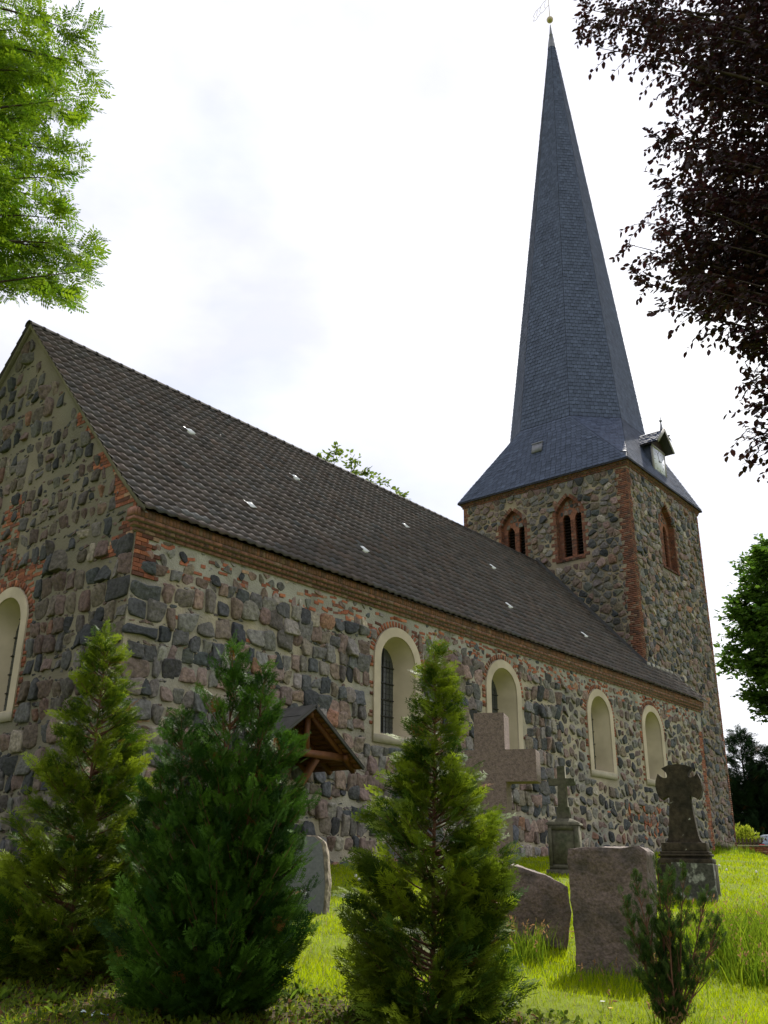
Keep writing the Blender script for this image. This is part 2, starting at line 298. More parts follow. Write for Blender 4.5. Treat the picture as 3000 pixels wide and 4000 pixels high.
def coursed(mb, pl, u0, u1, v0, v1, rh, rw, gap, bulge, rng, obst=(), halves=(), tint=1.0, mi=0, drop=None, corner=False, pal=None):
    """roughly coursed, roughly squared boulders with small chips packed into the joints"""
    v = v0; row = 0
    while v < v1-.1:
        h = rng.uniform(*rh); u = u0-(0 if corner else rng.uniform(0, .25)); first = corner; ph = rng.uniform(0, 6)
        while u < u1:
            w = h*rng.uniform(*rw); g = (gap((u, v)) if callable(gap) else gap)*rng.uniform(.6, 1.4)
            if first: w = (.72 if row % 2 else .42)*rng.uniform(.85, 1.15); first = False
            hh = h*rng.uniform(.95, 1.14) if rng.random() < .86 else h*rng.uniform(.6, .8); wob = .07*math.sin(u*.9+ph)+.03*math.sin(u*3.1+ph*2)
            lo = v+wob+g/2+rng.uniform(-.02, max(0.001, h-hh)); a, b = u+g/2, u+w-g/2; hi = lo+hh-g
            c = np.array(((a+b)/2, (lo+hi)/2)); P = np.array([(a, lo), (c[0], lo), (b, lo), (b, c[1]), (b, hi), (c[0], hi), (a, hi), (a, c[1])])
            P = P+rng.normal(0, 1, P.shape)*np.array((.022, .018))
            if rng.random() < .5: i = rng.choice([0, 2, 4, 6]); P[i] = P[i]*.72+c*.28
            extra = []
            if rng.random() < .55 and w > .26: extra.append((b+g*.2+rng.normal(0, .02), lo-g*.1, .05))
            if v+wob+h-hi > .08: extra += [(a+(b-a)*t, (hi+v+wob+h)/2+.005, min(.09, (v+wob+h-hi)*.5)) for t in (.2, .5, .8)]
            elif rng.random() < .75: extra += [(a+(b-a)*rng.random(), hi+g*.45+rng.normal(0, .012), rng.uniform(.02, .045)) for _ in range(rng.integers(1, 4))]
            Q = [P]
            for (x, y, r) in extra:
                t = np.linspace(0, 6.283, 7)[:-1]+rng.random(); Q.append(np.stack([x+np.cos(t)*r*rng.uniform(1.1, 2.0), y+np.sin(t)*r*rng.uniform(.5, .8)], 1))
            for k, P in enumerate(Q):
                c = P.mean(0)
                if drop is not None and drop(c): continue
                for (p, q, e, f) in obst:
                    gp = [p-c[0], c[0]-q, e-c[1], c[1]-f]; j = int(np.argmax(gp))
                    if gp[j] < .02: P = P[:0]; break
                    P = clip_poly(P, *[(1, 0, p), (-1, 0, -q), (0, 1, e), (0, -1, -f)][j])
                    if len(P) < 3: break
                for hv in halves:
                    if len(P) < 3: break
                    P = clip_poly(P, *hv)
                if len(P) < 3: continue
                ar = 0.5*abs(np.dot(P[:, 0], np.roll(P[:, 1], 1))-np.dot(P[:, 1], np.roll(P[:, 0], 1)))
                if ar < (.004 if k == 0 else .0006): continue
                emit_stone(mb, pl, P, ar, bulge, rng, tint*(1 if k == 0 else .85), mi, (.10, .2))
            u += w
        v += h; row += 1
def row_sites(u0, u1, v0, v1, rh, rw, rng, jit=0.06, small=0.5):
    S = []; R = []; v = v0
    while v < v1:
        h = rng.uniform(*rh); u = u0-rng.uniform(0, 0.3)
        while u < u1:
            w = rng.uniform(*rw)*(1.0 if rng.random() > .12 else 0.6)
            S.append((u+w/2, v+h/2+rng.normal(0, jit))); R.append(0.5*math.sqrt(w*h)*rng.uniform(.9, 1.1)); u += w
        v += h
    n = len(S); A = np.array(S)
    for _ in range(int(n*small*3)):
        p = np.array((rng.uniform(u0, u1), rng.uniform(v0, v1))); d = np.sqrt(((np.array(S)-p)**2).sum(1)).min()
        if d > 0.17 and d < 0.4: S.append(tuple(p)); R.append(rng.uniform(0.035, 0.07))
        if len(S) > n*(1+small): break
    return S, R
def brickcol(rng):
    r = rng.random()
    b = np.array((0.23, 0.085, 0.05)) if r < .5 else np.array((0.30, 0.115, 0.06)) if r < .72 else np.array((0.125, 0.058, 0.042)) if r < .93 else np.array((0.28, 0.18, 0.12))
    return b*rng.uniform(0.75, 1.2)
def courses(mb, pl, v0, v1, span, rng, pitch=0.088, ln=0.25, proud=0.012, keep=1.0, voff=0.0, mi=0):
    i = 0; v = v0+voff
    while v+pitch < v1:
        sp = span(v, i)
        if sp:
            u = sp[0]; first = True
            while u < sp[1]-0.03:
                l = ln if not (first and i % 2) else ln/2
                e = min(u+l, sp[1])
                if rng.random() < keep: boxp(mb, pl, u+0.005, e-0.006, v+0.005, v+pitch-0.007, -0.06, proud+rng.uniform(-.004, .006), brickcol(rng), mi, 0.0025, rng)
                u = e; first = False
        v += pitch; i += 1
def outline(uc, hw, v0, vs, rise, kind='round', n=9):
    L = [(uc-hw, v0), (uc-hw, (v0+vs)/2), (uc-hw, vs)]; t = np.linspace(0, 1, n+1)[1:]
    if kind == 'round':
        a = [(uc-hw*math.cos(x*math.pi/2), vs+rise*math.sin(x*math.pi/2)) for x in t]
    else:
        a = [(uc-hw*(1-x**1.75), vs+rise*(x*0.9+0.1*math.sin(x*math.pi/2))) for x in t]
    R = [(2*uc-u, v) for u, v in (L+a)[::-1][1:]]
    return np.array(L+a+R)
def wall(mb, pl, u0, u1, v0, top, outs, extra=(), n=0.0, col=(0.3,)*3, mi=0, band=None):
    us = {u0, u1, *extra}
    for o in outs: us |= set(np.round(o[:, 0], 5).tolist())
    us = sorted(us)
    def seg(a, b, lo, hi):
        mb.add(pl(np.array([a, b, b, a]), np.array([lo[0], lo[1], hi[1], hi[0]]), n), [[0, 1, 2, 3]], col, mi)
    for a, b in zip(us[:-1], us[1:]):
        if b-a < 1e-4: continue
        m = (a+b)/2; T = (top(a), top(b)); hit = None
        for o in outs:
            if o[0, 0] < m < o[-1, 0]: hit = o
        if hit is None: seg(a, b, (v0, v0), T)
        else:
            k = int(np.argmax(hit[:, 1]*1.0+0)); up = hit; k = len(hit)//2
            half = hit[:k+1] if m < hit[k, 0] else hit[k:][::-1]
            f = lambda u: float(np.interp(u, *(zip(*sorted((float(p[0])+1e-9*i, float(p[1])) for i, p in enumerate(half[2:]))))))
            seg(a, b, (v0, v0), (hit[0, 1],)*2); seg(a, b, (f(a), f(b)), T)
def strip(mb, pl, A, na, B, nb, col=(0.4,)*3, mi=0, closed=True):
    k = len(A); V = np.concatenate([pl(A[:, 0], A[:, 1], na), pl(B[:, 0], B[:, 1], nb)]); m = np.arange(k if closed else k-1); m2 = (m+1) % k
    mb.add(V, np.stack([m, m2, k+m2, k+m], 1), col, mi)
def face(mb, pl, A, n, col=(0.3,)*3, mi=0):
    mb.add(pl(A[:, 0], A[:, 1], n), [list(range(len(A)))], col, mi)
# ------------------------------------------------------------------ church
CH = empty('church', (0, 0, 0)); tag(CH, 'fieldstone village church with brown tiled nave and tall blue-grey slate spire', 'church')
LN, WN, RZ, RY = 28.46, 11.4, 12.97, 5.70            # nave length, width, ridge height, ridge y
PROF = [(-0.36, 6.37), (0.0, 6.68), (0.79, 7.49), (1.58, 8.36), (2.55, 9.45), (5.70, 12.97)]
def roof_z(y):
    y = y if y <= RY else 2*RY-y
    return float(np.interp(y, [p[0] for p in PROF], [p[1] for p in PROF]))
SW = Pl((0, 0, 0), (1, 0, 0), (0, 0, 1), (0, -1, 0)); GW = Pl((0, 0, 0), (0, 1, 0), (0, 0, 1), (-1, 0, 0))
NWIN = [8.19, 13.17, 19.25, 23.49]
rng = np.random.default_rng(11)
WO = [outline(c, 0.70, 2.90, 4.72, 0.70) for c in NWIN]
# -- south wall
sw = MB(); wall(sw, SW, 0, LN, -1.3, lambda u: 5.45, WO, mi=0); 
GO = outline(4.55, 0.70, 2.86, 4.72, 0.68)
sw.add(SW(np.array([0, LN, LN, 0]), np.array([5.45, 5.45, 6.40, 6.40]), 0.0), [[0, 1, 2, 3]], (0.3,)*3, 1)
for nx_ in (0,):
    sw.add([(LN, 0, -1), (LN, 0.97, -1), (LN, 0.97, 7.4), (LN, 0, 6.5)], [[0, 1, 2, 3]], (0.3,)*3, 0)
    sw.add([(0, WN, -1), (LN, WN, -1), (LN, WN, 6.5), (0, WN, 6.5)], [[0, 1, 2, 3]], (0.3,)*3, 0)
# stones
obst = [r for c in NWIN for r in ((c-1.12, c+1.12, 2.60, 5.02), (c-.86, c+.86, 4.9, 5.80))]
stn = sw
coursed(stn, SW, 0.0, 16.4, -0.9, 5.40, (0.33, 0.44), (0.58, 1.15), lambda c: .009+.028*math.exp(-max(0, c[0]-.5)/2.2)+(.015 if c[1] < 1.3 else 0), .05, rng, obst, [(-1, 0, 0.03), (0, 1, 5.44)], 1.12, mi=2, corner=True)
S2, R2 = row_sites(16.3, LN-0.45, -0.4, 5.40, (0.27, 0.40), (0.30, 0.48), rng, 0.09, 0.5)
stones(stn, SW, S2, R2, .085, 0.05, rng, obst, [(1, 0, LN-0.42), (-1, 0, -16.35), (0, 1, 5.46)], 1.0, mi=2)
S, R = row_sites(0.35, LN-0.4, 5.45, 5.98, (0.20, 0.28), (0.22, 0.42), rng, 0.05, 0.2)
stones(stn, SW, S, np.array(R)*0.9, 0.09, 0.03, rng, obst, [(0, 1, 5.97), (1, 0, LN-0.4)], 1.15, drop=lambda c: rng.random() < .25, mi=2)
# loose bricks in the patched band under the cornice, at the corners, and down the west end
bk = sw
for i in range(430):
    u = rng.uniform(0.4, LN-0.5); v = rng.uniform(5.35, 5.93) if rng.random() < .85 else rng.uniform(0.2, 5)
    if any(a-0.1 < u < b+0.1 and e-.1 < v < f for a, b, e, f in obst): continue
    boxr(bk, SW, u, v, rng.normal(0, .08), rng.uniform(.1, .25), rng.uniform(.05, .075), -.05, rng.uniform(.004, .02), brickcol(rng)*1.35, 3)
courses(bk, SW, 5.10, 6.0, lambda v, i: (0.0, [0.62, 0.38, 0.5, 0.3, 0.55][i % 5]), rng, ln=0.26, keep=1, proud=0.045, mi=3)
courses(bk, SW, 0.35, 5.2, lambda v, i: (LN-0.38-(0.1 if i % 2 else 0), LN), rng, mi=3)
for (uc, n) in ((22.4, 22), (23.2, 20), (25.0, 10), (21.2, 10)):
    for i in range(n): boxr(bk, SW, uc+rng.normal(0, .35), rng.uniform(0.7, 1.9), rng.uniform(-1.5, 1.5), rng.uniform(.12, .25), rng.uniform(.06, .1), -.05, rng.uniform(.02, .05), brickcol(rng)*1.3, 3)
SWALL = sw.build('wall', [M['mortar'], M['greymortar'], M['stone'], M['brick']], CH, smooth=(2,))
# -- gable wall
gm = MB()
ex = [p[0] for p in PROF if 0 <= p[0] <= RY]; ex += [WN-e for e in ex]
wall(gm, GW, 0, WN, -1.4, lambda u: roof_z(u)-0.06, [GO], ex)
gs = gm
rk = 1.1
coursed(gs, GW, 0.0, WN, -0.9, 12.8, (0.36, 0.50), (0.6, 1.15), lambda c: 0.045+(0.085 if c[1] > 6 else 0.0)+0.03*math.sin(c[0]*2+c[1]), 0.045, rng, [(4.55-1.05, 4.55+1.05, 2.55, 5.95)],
       [(-1, 0, -0.0), (-rk, 1, 6.62-0.25), (rk, 1, 6.62-0.25+rk*WN)], 0.66, corner=True, drop=lambda c: (c[1] > 5.5 and rng.random() < .12) or c[1] > roof_z(c[0])-0.4, mi=1)  # dark tint: tree shade from the east put into the stone colour
gbk = gm
def rake(v): return float(np.interp(v, [p[1] for p in PROF], [p[0] for p in PROF]))
wid = [1.0, .95, .9, .75, .7, .55, .5, .4, .3, .25, .2, .12]
courses(gbk, GW, 5.6, 8.2, lambda v, i: (max(0, rake(v+0.09))+0.06, max(0, rake(v))+0.1+wid[i % 12]*(1.0 if i < 12 else .7)) , rng, keep=.93, mi=2)
courses(gbk, GW, 8.6, 9.5, lambda v, i: (rake(v+0.09)+0.06, rake(v)+0.06+wid[(i*2) % 12]*.55), rng, keep=.85, mi=2)
for i in range(60): boxr(gbk, GW, 4.2+rng.normal(0, .5), 5.72+abs(rng.normal(0, .25)), rng.normal(0, .1), .22, .075, -.05, rng.uniform(.004, .02), brickcol(rng)*.9, 2)
courses(gbk, GW, 2.9, 5.2, lambda v, i: (4.55-0.95-0.16, 4.55-0.95) if rng.random() < .6 else None, rng, mi=2)
courses(gbk, GW, 6.3, 8.0, lambda v, i: (4.6, 5.3+0.2*(i % 2)), rng, keep=.6, mi=2)
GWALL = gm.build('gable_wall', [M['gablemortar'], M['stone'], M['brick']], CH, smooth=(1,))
# -- windows of nave and gable
def church_window(pl, uc, sill, depth=0.5, bk_mb=None, ghw=0.43):
    wf = MB(); O = outline(uc, 0.95, sill, 4.72, 0.92); I = outline(uc, 0.70, sill+0.22, 4.72, 0.68); G = outline(uc, ghw, sill+0.34, 4.66, 0.54)
    strip(wf, pl, O, -0.05, O, 0.045); strip(wf, pl, O, 0.045, I, 0.045); strip(wf, pl, I, 0.045, I, 0.0)
    br = wf
    n = 27
    for i in range(n+1):
        a = math.pi*i/n; cu = uc-math.cos(a)*(0.97+0.07); cv = 4.72+math.sin(a)*(0.94+0.07)
        if rng.random() < .93: boxr(br, pl, cu, cv, math.pi-a, rng.uniform(.12, .17), 0.085+rng.uniform(-.01, .0), -.06, rng.uniform(.006, .018), brickcol(rng)*1.15, 1)
    for i in range(14):
        a = rng.uniform(.1, math.pi*.75); boxr(br, pl, uc-math.cos(a)*1.2, 4.74+math.sin(a)*1.15, rng.normal(0, .15), .24, .075, -.06, rng.uniform(.0, .012), brickcol(rng)*1.15, 1)
    for side in (-1, 1):
        def sp(v, i, s=side):
            if rng.random() < (.45 if s < 0 or uc > 16 else .7): return None
            w = rng.choice([.12, .17, .17]); return (uc-0.95-w, uc-0.96) if s < 0 else (uc+0.96, uc+0.95+w)
        courses(br, pl, sill+0.05, 4.75, sp, rng, proud=0.02, mi=1)
    fr = wf.build('window', [M['plaster'], M['brick']], CH)
    rv = MB(); strip(rv, pl, I, 0.0, G, -depth, closed=False); rv.build('reveal', M['plaster'], fr)
    sl = MB(); J = np.array([I[0], I[-1]]); K = np.array([G[0], G[-1]]); strip(sl, pl, J, 0.0, K, -depth, closed=False)
    boxp(sl, pl, uc-0.947, uc+0.947, sill-0.003, sill+0.19, 0.0, 0.049); sl.build('sill', M['sillstone'], fr)
    pn = MB(); face(pn, pl, G, -depth+0.01); pn.build('pane', M['pane'], fr)
    gb_ = MB()
    for v in np.arange(sill+0.34+0.42, 5.1, 0.42): boxp(gb_, pl, uc-ghw, uc+ghw, v-0.012, v+0.012, -depth+0.015, -depth+0.045)
    boxp(gb_, pl, uc-0.015, uc+0.015, sill+0.35, 5.17, -depth+0.015, -depth+0.04)
    for du in (-.28, -.14, .14, .28): boxp(gb_, pl, uc+du-0.004, uc+du+0.004, sill+0.35, 4.9, -depth+0.012, -depth+0.02)
    for v in np.arange(sill+0.5, 4.9, 0.14): boxp(gb_, pl, uc-ghw, uc+ghw, v-0.004, v+0.004, -depth+0.012, -depth+0.018)
    gb_.build('glazing_bars', M['bar'], fr)
for c in NWIN: church_window(SW, c, 2.68)
church_window(GW, 4.55, 2.62)
# -- cornice of the nave
cn = MB(); Z0 = 5.985
vv = Z0
for k, (pr, l, hh) in enumerate(((0.05, .25, .078), (0.125, .125, .078), (0.20, .25, .078), (0.215, .085, .17))):
    v = vv; vv += hh+.006; u = -0.02-pr
    boxp(cn, SW, -0.02-pr+.02, LN+0.02, v+0.004, v+hh+.005, -0.05, pr-0.016, (0.20, 0.165, 0.145))
    while u < LN:
        e = min(u+l, LN+0.02)
        boxp(cn, SW, u+0.004, e-0.004, v+0.006, v+hh-.004, -0.03, pr+rng.uniform(-.003, .004), (brickcol(rng)*.55+np.array((.115, .078, .066))), 0, .002, rng)
        u = e
cn.build('cornice', M['brick'], CH)
# -- nave roof
PY = np.array(PROF); SL = np.concatenate([[0], np.cumsum(np.hypot(*np.diff(PY, axis=0).T))]); ST = SL[-1]
def rp(s, lift, north=False):
    y = np.interp(s, SL, PY[:, 0]); z = np.interp(s, SL, PY[:, 1]); e = 0.05
    dy = np.interp(np.minimum(s+e, ST), SL, PY[:, 0])-np.interp(np.maximum(s-e, 0), SL, PY[:, 0]); dz = np.interp(np.minimum(s+e, ST), SL, PY[:, 1])-np.interp(np.maximum(s-e, 0), SL, PY[:, 1])
    l = np.hypot(dy, dz); y2 = y-lift*dz/l; z2 = z+lift*dy/l
    return (2*RY-y2 if north else y2), z2
NC, NR, X0, X1 = 108, 28, -0.14, 28.52
TW = (X1-X0)/NC; TH = ST/NR; PU = np.array([0, .12, .26, .42, .58, .74, .88]); PH = np.array([0.030, 0.026, 0.006, 0.0, 0.002, 0.016, 0.029])
def tile_rows(mb, r0, r1, c0, c1, lift, colf, north=False, jr=None):
    k = len(PU)
    for r in range(r0, r1):
        cc = np.arange(c0, c1); xs = (X0+(cc[:, None]+PU[None])*TW).ravel(); hs = np.tile(PH, len(cc)); xs = np.append(xs, X0+c1*TW); hs = np.append(hs, PH[0])
        if jr is not None: jt = np.append(np.repeat(jr.normal(0, .003, len(cc)), k), 0); js = np.append(np.repeat(jr.normal(0, .006, len(cc)), k), 0)
        else: jt = js = 0
        s0 = r*TH; s1 = min((r+1)*TH+0.05, ST); rows = []
        for s, l in ((s0, -0.020), (s0, 0.040), (s1, -0.010)):
            y, z = rp(np.clip(s+js*(s == s0), 0, ST), lift+l+hs+jt, north); rows.append(np.stack([xs, np.broadcast_to(y, xs.shape), np.broadcast_to(z, xs.shape)], 1))
        n = len(xs); m = np.arange(n-1); F = np.concatenate([np.stack([m, m+1, n+m+1, n+m], 1), np.stack([n+m, n+m+1, 2*n+m+1, 2*n+m], 1)])
        c = colf(len(cc))*(1+.9*np.clip((cc-96)/8, 0, 1)*(.5+.5*np.sin(cc*1.9+r*2.3)))[:, None]; c = np.repeat(c, k, 0); mb.add(np.concatenate(rows), F, np.concatenate([c, c]))  # lighter western columns: a sunlit patch by the tower painted into the tiles
jr = np.random.default_rng(5)
tcol = lambda n: np.array([[0.082, 0.071, 0.066]])*jr.uniform(.82, 1.2, (n, 1))*(1+np.array([[.05, 0, -.03]])*jr.normal(0, 1, (n, 1)))
rf = MB(); tile_rows(rf, 0, NR, 0, NC, 0.02, tcol, False, jr); tile_rows(rf, 0, NR, 0, NC, 0.02, tcol, True, jr)
ROOF = rf.build('nave_roof', M['tile'], CH)
vb = MB()                                               # mortar bed under the verge tiles
for A, B in zip(PROF[:-1], PROF[1:]):
    for m_ in (1, -1):
        f = (lambda y: y) if m_ == 1 else (lambda y: 2*RY-y)
        vb.add([(-.09, f(A[0]), A[1]-.09), (-.09, f(B[0]), B[1]-.09), (-.09, f(B[0]), B[1]+.03), (-.09, f(A[0]), A[1]+.03), (.0, f(A[0]), A[1]-.09), (0, f(B[0]), B[1]-.09)], [[0, 1, 2, 3], [0, 4, 5, 1]], (0.13, 0.12, 0.10))
vb.build('verge', M['gablemortar'], ROOF)
rt_ = MB(); x = X0-0.02
while x < 25.5:
    a = np.linspace(-0.15, math.pi+0.15, 9); sag = -0.10*math.sin(math.pi*min(1, max(0, x/26))) * 0
    for (xx, rr) in ((x, .145), (x+.42, .115)):
        pass
    V = []; 
    for xx, rr, dz in ((x, .115, 0), (x, .125, 0.0), (x+.05, .125, 0), (x+.06, .119, 0), (x+.43, .115, 0)):
        V += [(xx, RY-math.cos(t)*rr*1.15, RZ-0.03+math.sin(t)*rr+dz) for t in a]
    F = [[r*9+i, r*9+i+1, (r+1)*9+i+1, (r+1)*9+i] for r in range(4) for i in range(8)]
    rt_.add(V, F, np.array((0.045, 0.04, 0.037))*jr.uniform(.8, 1.4)); x += .40
rt_.build('ridge_tiles', M['tile'], ROOF)
for (x, s, n) in ((3.80, 5.83, 1), (7.8, 5.93, 1), (3.9, 2.3, 1), (13.1, 5.95, 1), (8.35, 2.4, 1), (18.05, 5.75, 1), (15.55, 2.4, 1), (20.9, 2.42, 1), (1.1, 0.55, 3)):
    g = MB(); r = int(s/TH); c = int((x-X0)/TW); tile_rows(g, r, r+1, c, c+n, 0.032, lambda k: np.full((k, 3), .11)); o = g.build('glass_tile' if n == 1 else 'pale_tiles', M['glasstile'] if n == 1 else M['tile'], ROOF)  # single glass tiles, and one run of three tiles in plain paler grey
fl = MB()                                               # flashing where the roof meets the tower
for A, B in zip(PROF[:-1], PROF[1:]):
    if A[0] < 0.7: continue
    fl.add([(25.40, A[0], A[1]+.07), (25.40, B[0], B[1]+.07), (25.40, B[0], B[1]+.24), (25.40, A[0], A[1]+.24), (25.53, A[0], A[1]+.24), (25.53, B[0], B[1]+.24), (25.2, A[0], A[1]+.07), (25.2, B[0], B[1]+.07)], [[0, 1, 2, 3], [3, 2, 5, 4], [6, 7, 1, 0]])
fl.build('flashing', M['darkmetal'], ROOF)
vw = MB()
for i in range(9):
    s0 = i*TH; y0, z0 = rp(np.array(s0+.02), .06); y1, z1 = rp(np.array(s0+TH*.8), .06)
    if y1 > .95: break
    vw.add([(28.42, y0, z0), (28.54, y0, z0), (28.54, y1, z1+.02), (28.42, y1, z1+.02)], [[0, 1, 2, 3]])
for i in range(6): box(vw, (25.7+i*.45, .90, 7.62), (26.05+i*.45, .96, 7.80))
vw.build('mortar_fillet', M['greymortar'], ROOF)
# ------------------------------------------------------------------ tower
TX0, TX1, TY0, TY1, TZ = 25.55, 33.68, 0.97, 9.80, 16.92
EP = Pl((TX0, 0, 0), (0, 1, 0), (0, 0, 1), (-1, 0, 0)); SP = Pl((0, TY0, 0), (1, 0, 0), (0, 0, 1), (0, -1, 0))
rng = np.random.default_rng(21)
EWIN = [(3.98, 0.66), (6.98, 0.66)]; SWIN = [(29.5, 0.80)]
EO = [outline(c, h, 12.85, 15.05, 0.85, 'pointed') for c, h in EWIN]; SO = [outline(c, h, 12.72, 14.85, 1.15, 'pointed') for c, h in SWIN]
tw = MB(); wall(tw, EP, TY0, TY1, -1, lambda u: TZ, EO); wall(tw, SP, TX0, TX1, -1, lambda u: TZ, SO)
tw.add([(TX1, TY0, -1), (TX1, TY1, -1), (TX1, TY1, TZ), (TX1, TY0, TZ), (TX0, TY1, -1), (TX0, TY1, TZ)], [[0, 1, 2, 3], [1, 4, 5, 2]])
ts = tw
S, R = row_sites(TY0, TY1, 6.8, 16.6, (0.24, 0.42), (0.28, 0.56), rng, 0.09, 0.6)
ob = [r for c, h in EWIN for r in ((c-h-.24, c+h+.24, 12.55, 15.25), (c-.55, c+.55, 15.2, 15.72), (c-.3, c+.3, 15.6, 16.15))]
stones(ts, EP, S, R, lambda c: 0.045, 0.06, rng, ob, [(-1, 0, -(TY0+.52)), (1, 0, TY1-.3), (0, 1, 16.62)], 0.95, drop=lambda c: c[1] < roof_z(c[0])-.3, mi=1)
S, R = row_sites(TX0, TX1, 0.2, 16.6, (0.24, 0.40), (0.26, 0.48), rng, 0.10, 0.6)
ob = [r for c, h in SWIN for r in ((c-h-.2, c+h+.2, 12.5, 15.1), (c-.66, c+.66, 15.0, 15.65), (c-.36, c+.36, 15.6, 16.2))]
stones(ts, SP, S, R, lambda c: 0.045 if c[1] > 8 else 0.075, 0.065, rng, ob, [(-1, 0, -(TX0+.30)), (1, 0, TX1-.24), (0, 1, 16.62)], 1.22, drop=lambda c: c[0] < 28.3 and c[1] < 6, mi=1)
TWALL = tw.build('tower_wall', [M['towermortar'], M['stone']], CH, smooth=(1,))
_bc = brickcol
brickcol = lambda r: _bc(r)*.60+np.array((.030, .024, .020))
qn = MB()
hw_ = lambda i: [.50, .62, .45, .62, .40, .55][i % 6]
courses(qn, EP, 7.0, 16.6, lambda v, i: (TY0, TY0+hw_(i//2)), rng)
q2 = MB(); courses(q2, EP, 7.0, 16.6, lambda v, i: (TY1-[.25, .38, .2][(i//2) % 3], TY1), rng)
courses(qn, SP, 7.0, 16.6, lambda v, i: (TX0, TX0+[.25, .38, .30, .25][(i//3) % 4]), rng, voff=.043)
q3 = MB(); courses(q3, SP, 0.4, 16.6, lambda v, i: (TX1-[.25, .36, .25, .2][(i//2) % 4], TX1), rng, voff=.043)
for q_ in (qn, q2, q3): q_.build('quoin', M['brick'], TWALL)
tcn = MB()
for k, (pr, l) in enumerate(((0.05, .25), (0.09, .125), (0.14, .25))):
    v = 16.62+k*0.096
    for pl, a, b in ((EP, TY0, TY1), (SP, TX0, TX1)):
        dv = 0.0 if pl is EP else 0.003
        boxp(tcn, pl, a-pr+.02, b+pr-.02, v+.005+dv, v+.085+dv, -.05, pr-.012, (.17, .14, .11)); u = a-pr
        while u < b+pr:
            e = min(u+l, b+pr); boxp(tcn, pl, u+.005, e-.005, v+.006+dv, v+.088+dv, -.03, pr+rng.uniform(-.003, .005), brickcol(rng)*.85); u = e
tcn.build('tower_cornice', M['brick'], TWALL)
def belfry(pl, c, hw, sill, vs, rise, subs, O):
    b = MB(); D = 0.26; LO = [outline(c+d, w, s0, s1, w*1.5, 'pointed', 5) for d, w, s0, s1 in subs]
    strip(b, pl, O, 0.0, O, -D, (0.22, .09, .05)); topf = lambda u: float(np.interp(u, O[2:-2, 0], O[2:-2, 1]))
    wall(b, pl, O[0, 0], O[-1, 0], sill, topf, LO, O[2:-2, 0].tolist(), -D, (0.24, 0.11, 0.07))
    for o in LO: strip(b, pl, o, -D, o, -D-.25, (0.2, .08, .05), closed=True)
    n = 26
    for i in range(n+1):                                # arch bricks
        t = i/n; x = 1-abs(2*t-1); sgn = -1 if t < .5 else 1
        u = c+sgn*hw*(1-x**1.75); v = vs+rise*x; ang = math.atan2(rise, hw*1.75*max(x, .08)**.75)
        a = (math.pi-ang if False else ang-math.pi/2) if sgn < 0 else (math.pi/2-ang)
        nx_, ny_ = math.cos(math.pi+a if sgn < 0 else a), math.sin(math.pi+a if sgn < 0 else a)
        if sgn < 0: nx_, ny_ = -math.sin(ang), math.cos(ang)
        else: nx_, ny_ = math.sin(ang), math.cos(ang)
        boxr(b, pl, u+nx_*.08, v+ny_*.08, math.atan2(ny_, nx_), .16, .085, -.2, .015+rng.uniform(0, .008), brickcol(rng)*.8)
    for s in (-1, 1):
        courses(b, pl, sill, vs, lambda v, i: ((c-hw-[.3, .3, .14, .14][i % 4], c-hw) if s < 0 else (c+hw, c+hw+[.3, .3, .14, .14][i % 4])), rng)
        courses(b, Pl(pl(c+s*hw, 0, 0), pl.N*-1, pl.V, -s*pl.U), sill, vs, lambda v, i: (0.01, D-.01), rng, ln=.125, voff=.03)
    ctr = Pl(pl(0, 0, -D), pl.U, pl.V, pl.N)
    lo_u = subs[0][0]+subs[0][1]; hi_u = subs[1][0]-subs[1][1]
    courses(b, ctr, sill+.02, subs[0][3], lambda v, i: (c+lo_u, c+hi_u), rng)
    courses(b, ctr, sill+.02, subs[0][3], lambda v, i: (c-hw, c+subs[0][0]-subs[0][1]), rng)
    courses(b, ctr, sill+.02, subs[0][3], lambda v, i: (c+subs[1][0]+subs[1][1], c+hw), rng)
    for k in range(9): boxp(b, pl, c-hw-.08+k*(2*hw+.16)/9+.006, c-hw-.08+(k+1)*(2*hw+.16)/9-.006, sill-.10, sill+.0, -D, .06, brickcol(rng)*.55)
    st_ = b; S, R = row_sites(c-hw, c+hw, vs+.1, vs+rise, (.16, .22), (.18, .28), rng, .04, .1)
    sub_top = max(s[3]+s[1]*1.5 for s in subs)
    stones(st_, Pl(pl(0, 0, -D), pl.U, pl.V, pl.N), S, R, .05, .03, rng, (), (), .9, drop=lambda q: q[1]+.12 > topf(q[0]) or (q[1] < sub_top+.05 and any(abs(q[0]-c-s[0]) < s[1]+.12 for s in subs)), mi=1)
    w = b.build('belfry_window', [M['brick'], M['stone']], CH, smooth=(1,))
    for d, hw2, s0, s1 in subs:
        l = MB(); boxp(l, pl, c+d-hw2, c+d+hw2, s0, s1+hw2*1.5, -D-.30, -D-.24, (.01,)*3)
        v = s0+.02
        while v < s1+hw2*1.1:
            V = pl(np.array([c+d-hw2, c+d+hw2]*4), np.array([v, v, v+.12, v+.12, v-.02, v-.02, v+.10, v+.10]), np.array([-D-.06]*2+[-D-.22]*2+[-D-.06]*2+[-D-.22]*2))
            l.add(V, [[0, 1, 3, 2], [4, 5, 7, 6], [0, 1, 5, 4]]); v += .145
        l.build('louvre', M['louvre'], w)
for (c, h), O in zip(EWIN, EO): belfry(EP, c, h, 12.85, 15.05, .85, [(-.40, .20, 13.05, 14.85), (.24, .20, 13.05, 14.85)], O)
for (c, h), O in zip(SWIN, SO): belfry(SP, c, h, 12.72, 14.85, 1.15, [(-.42, .20, 12.95, 14.75), (.32, .20, 12.95, 14.75)], O)
brickcol = _bc
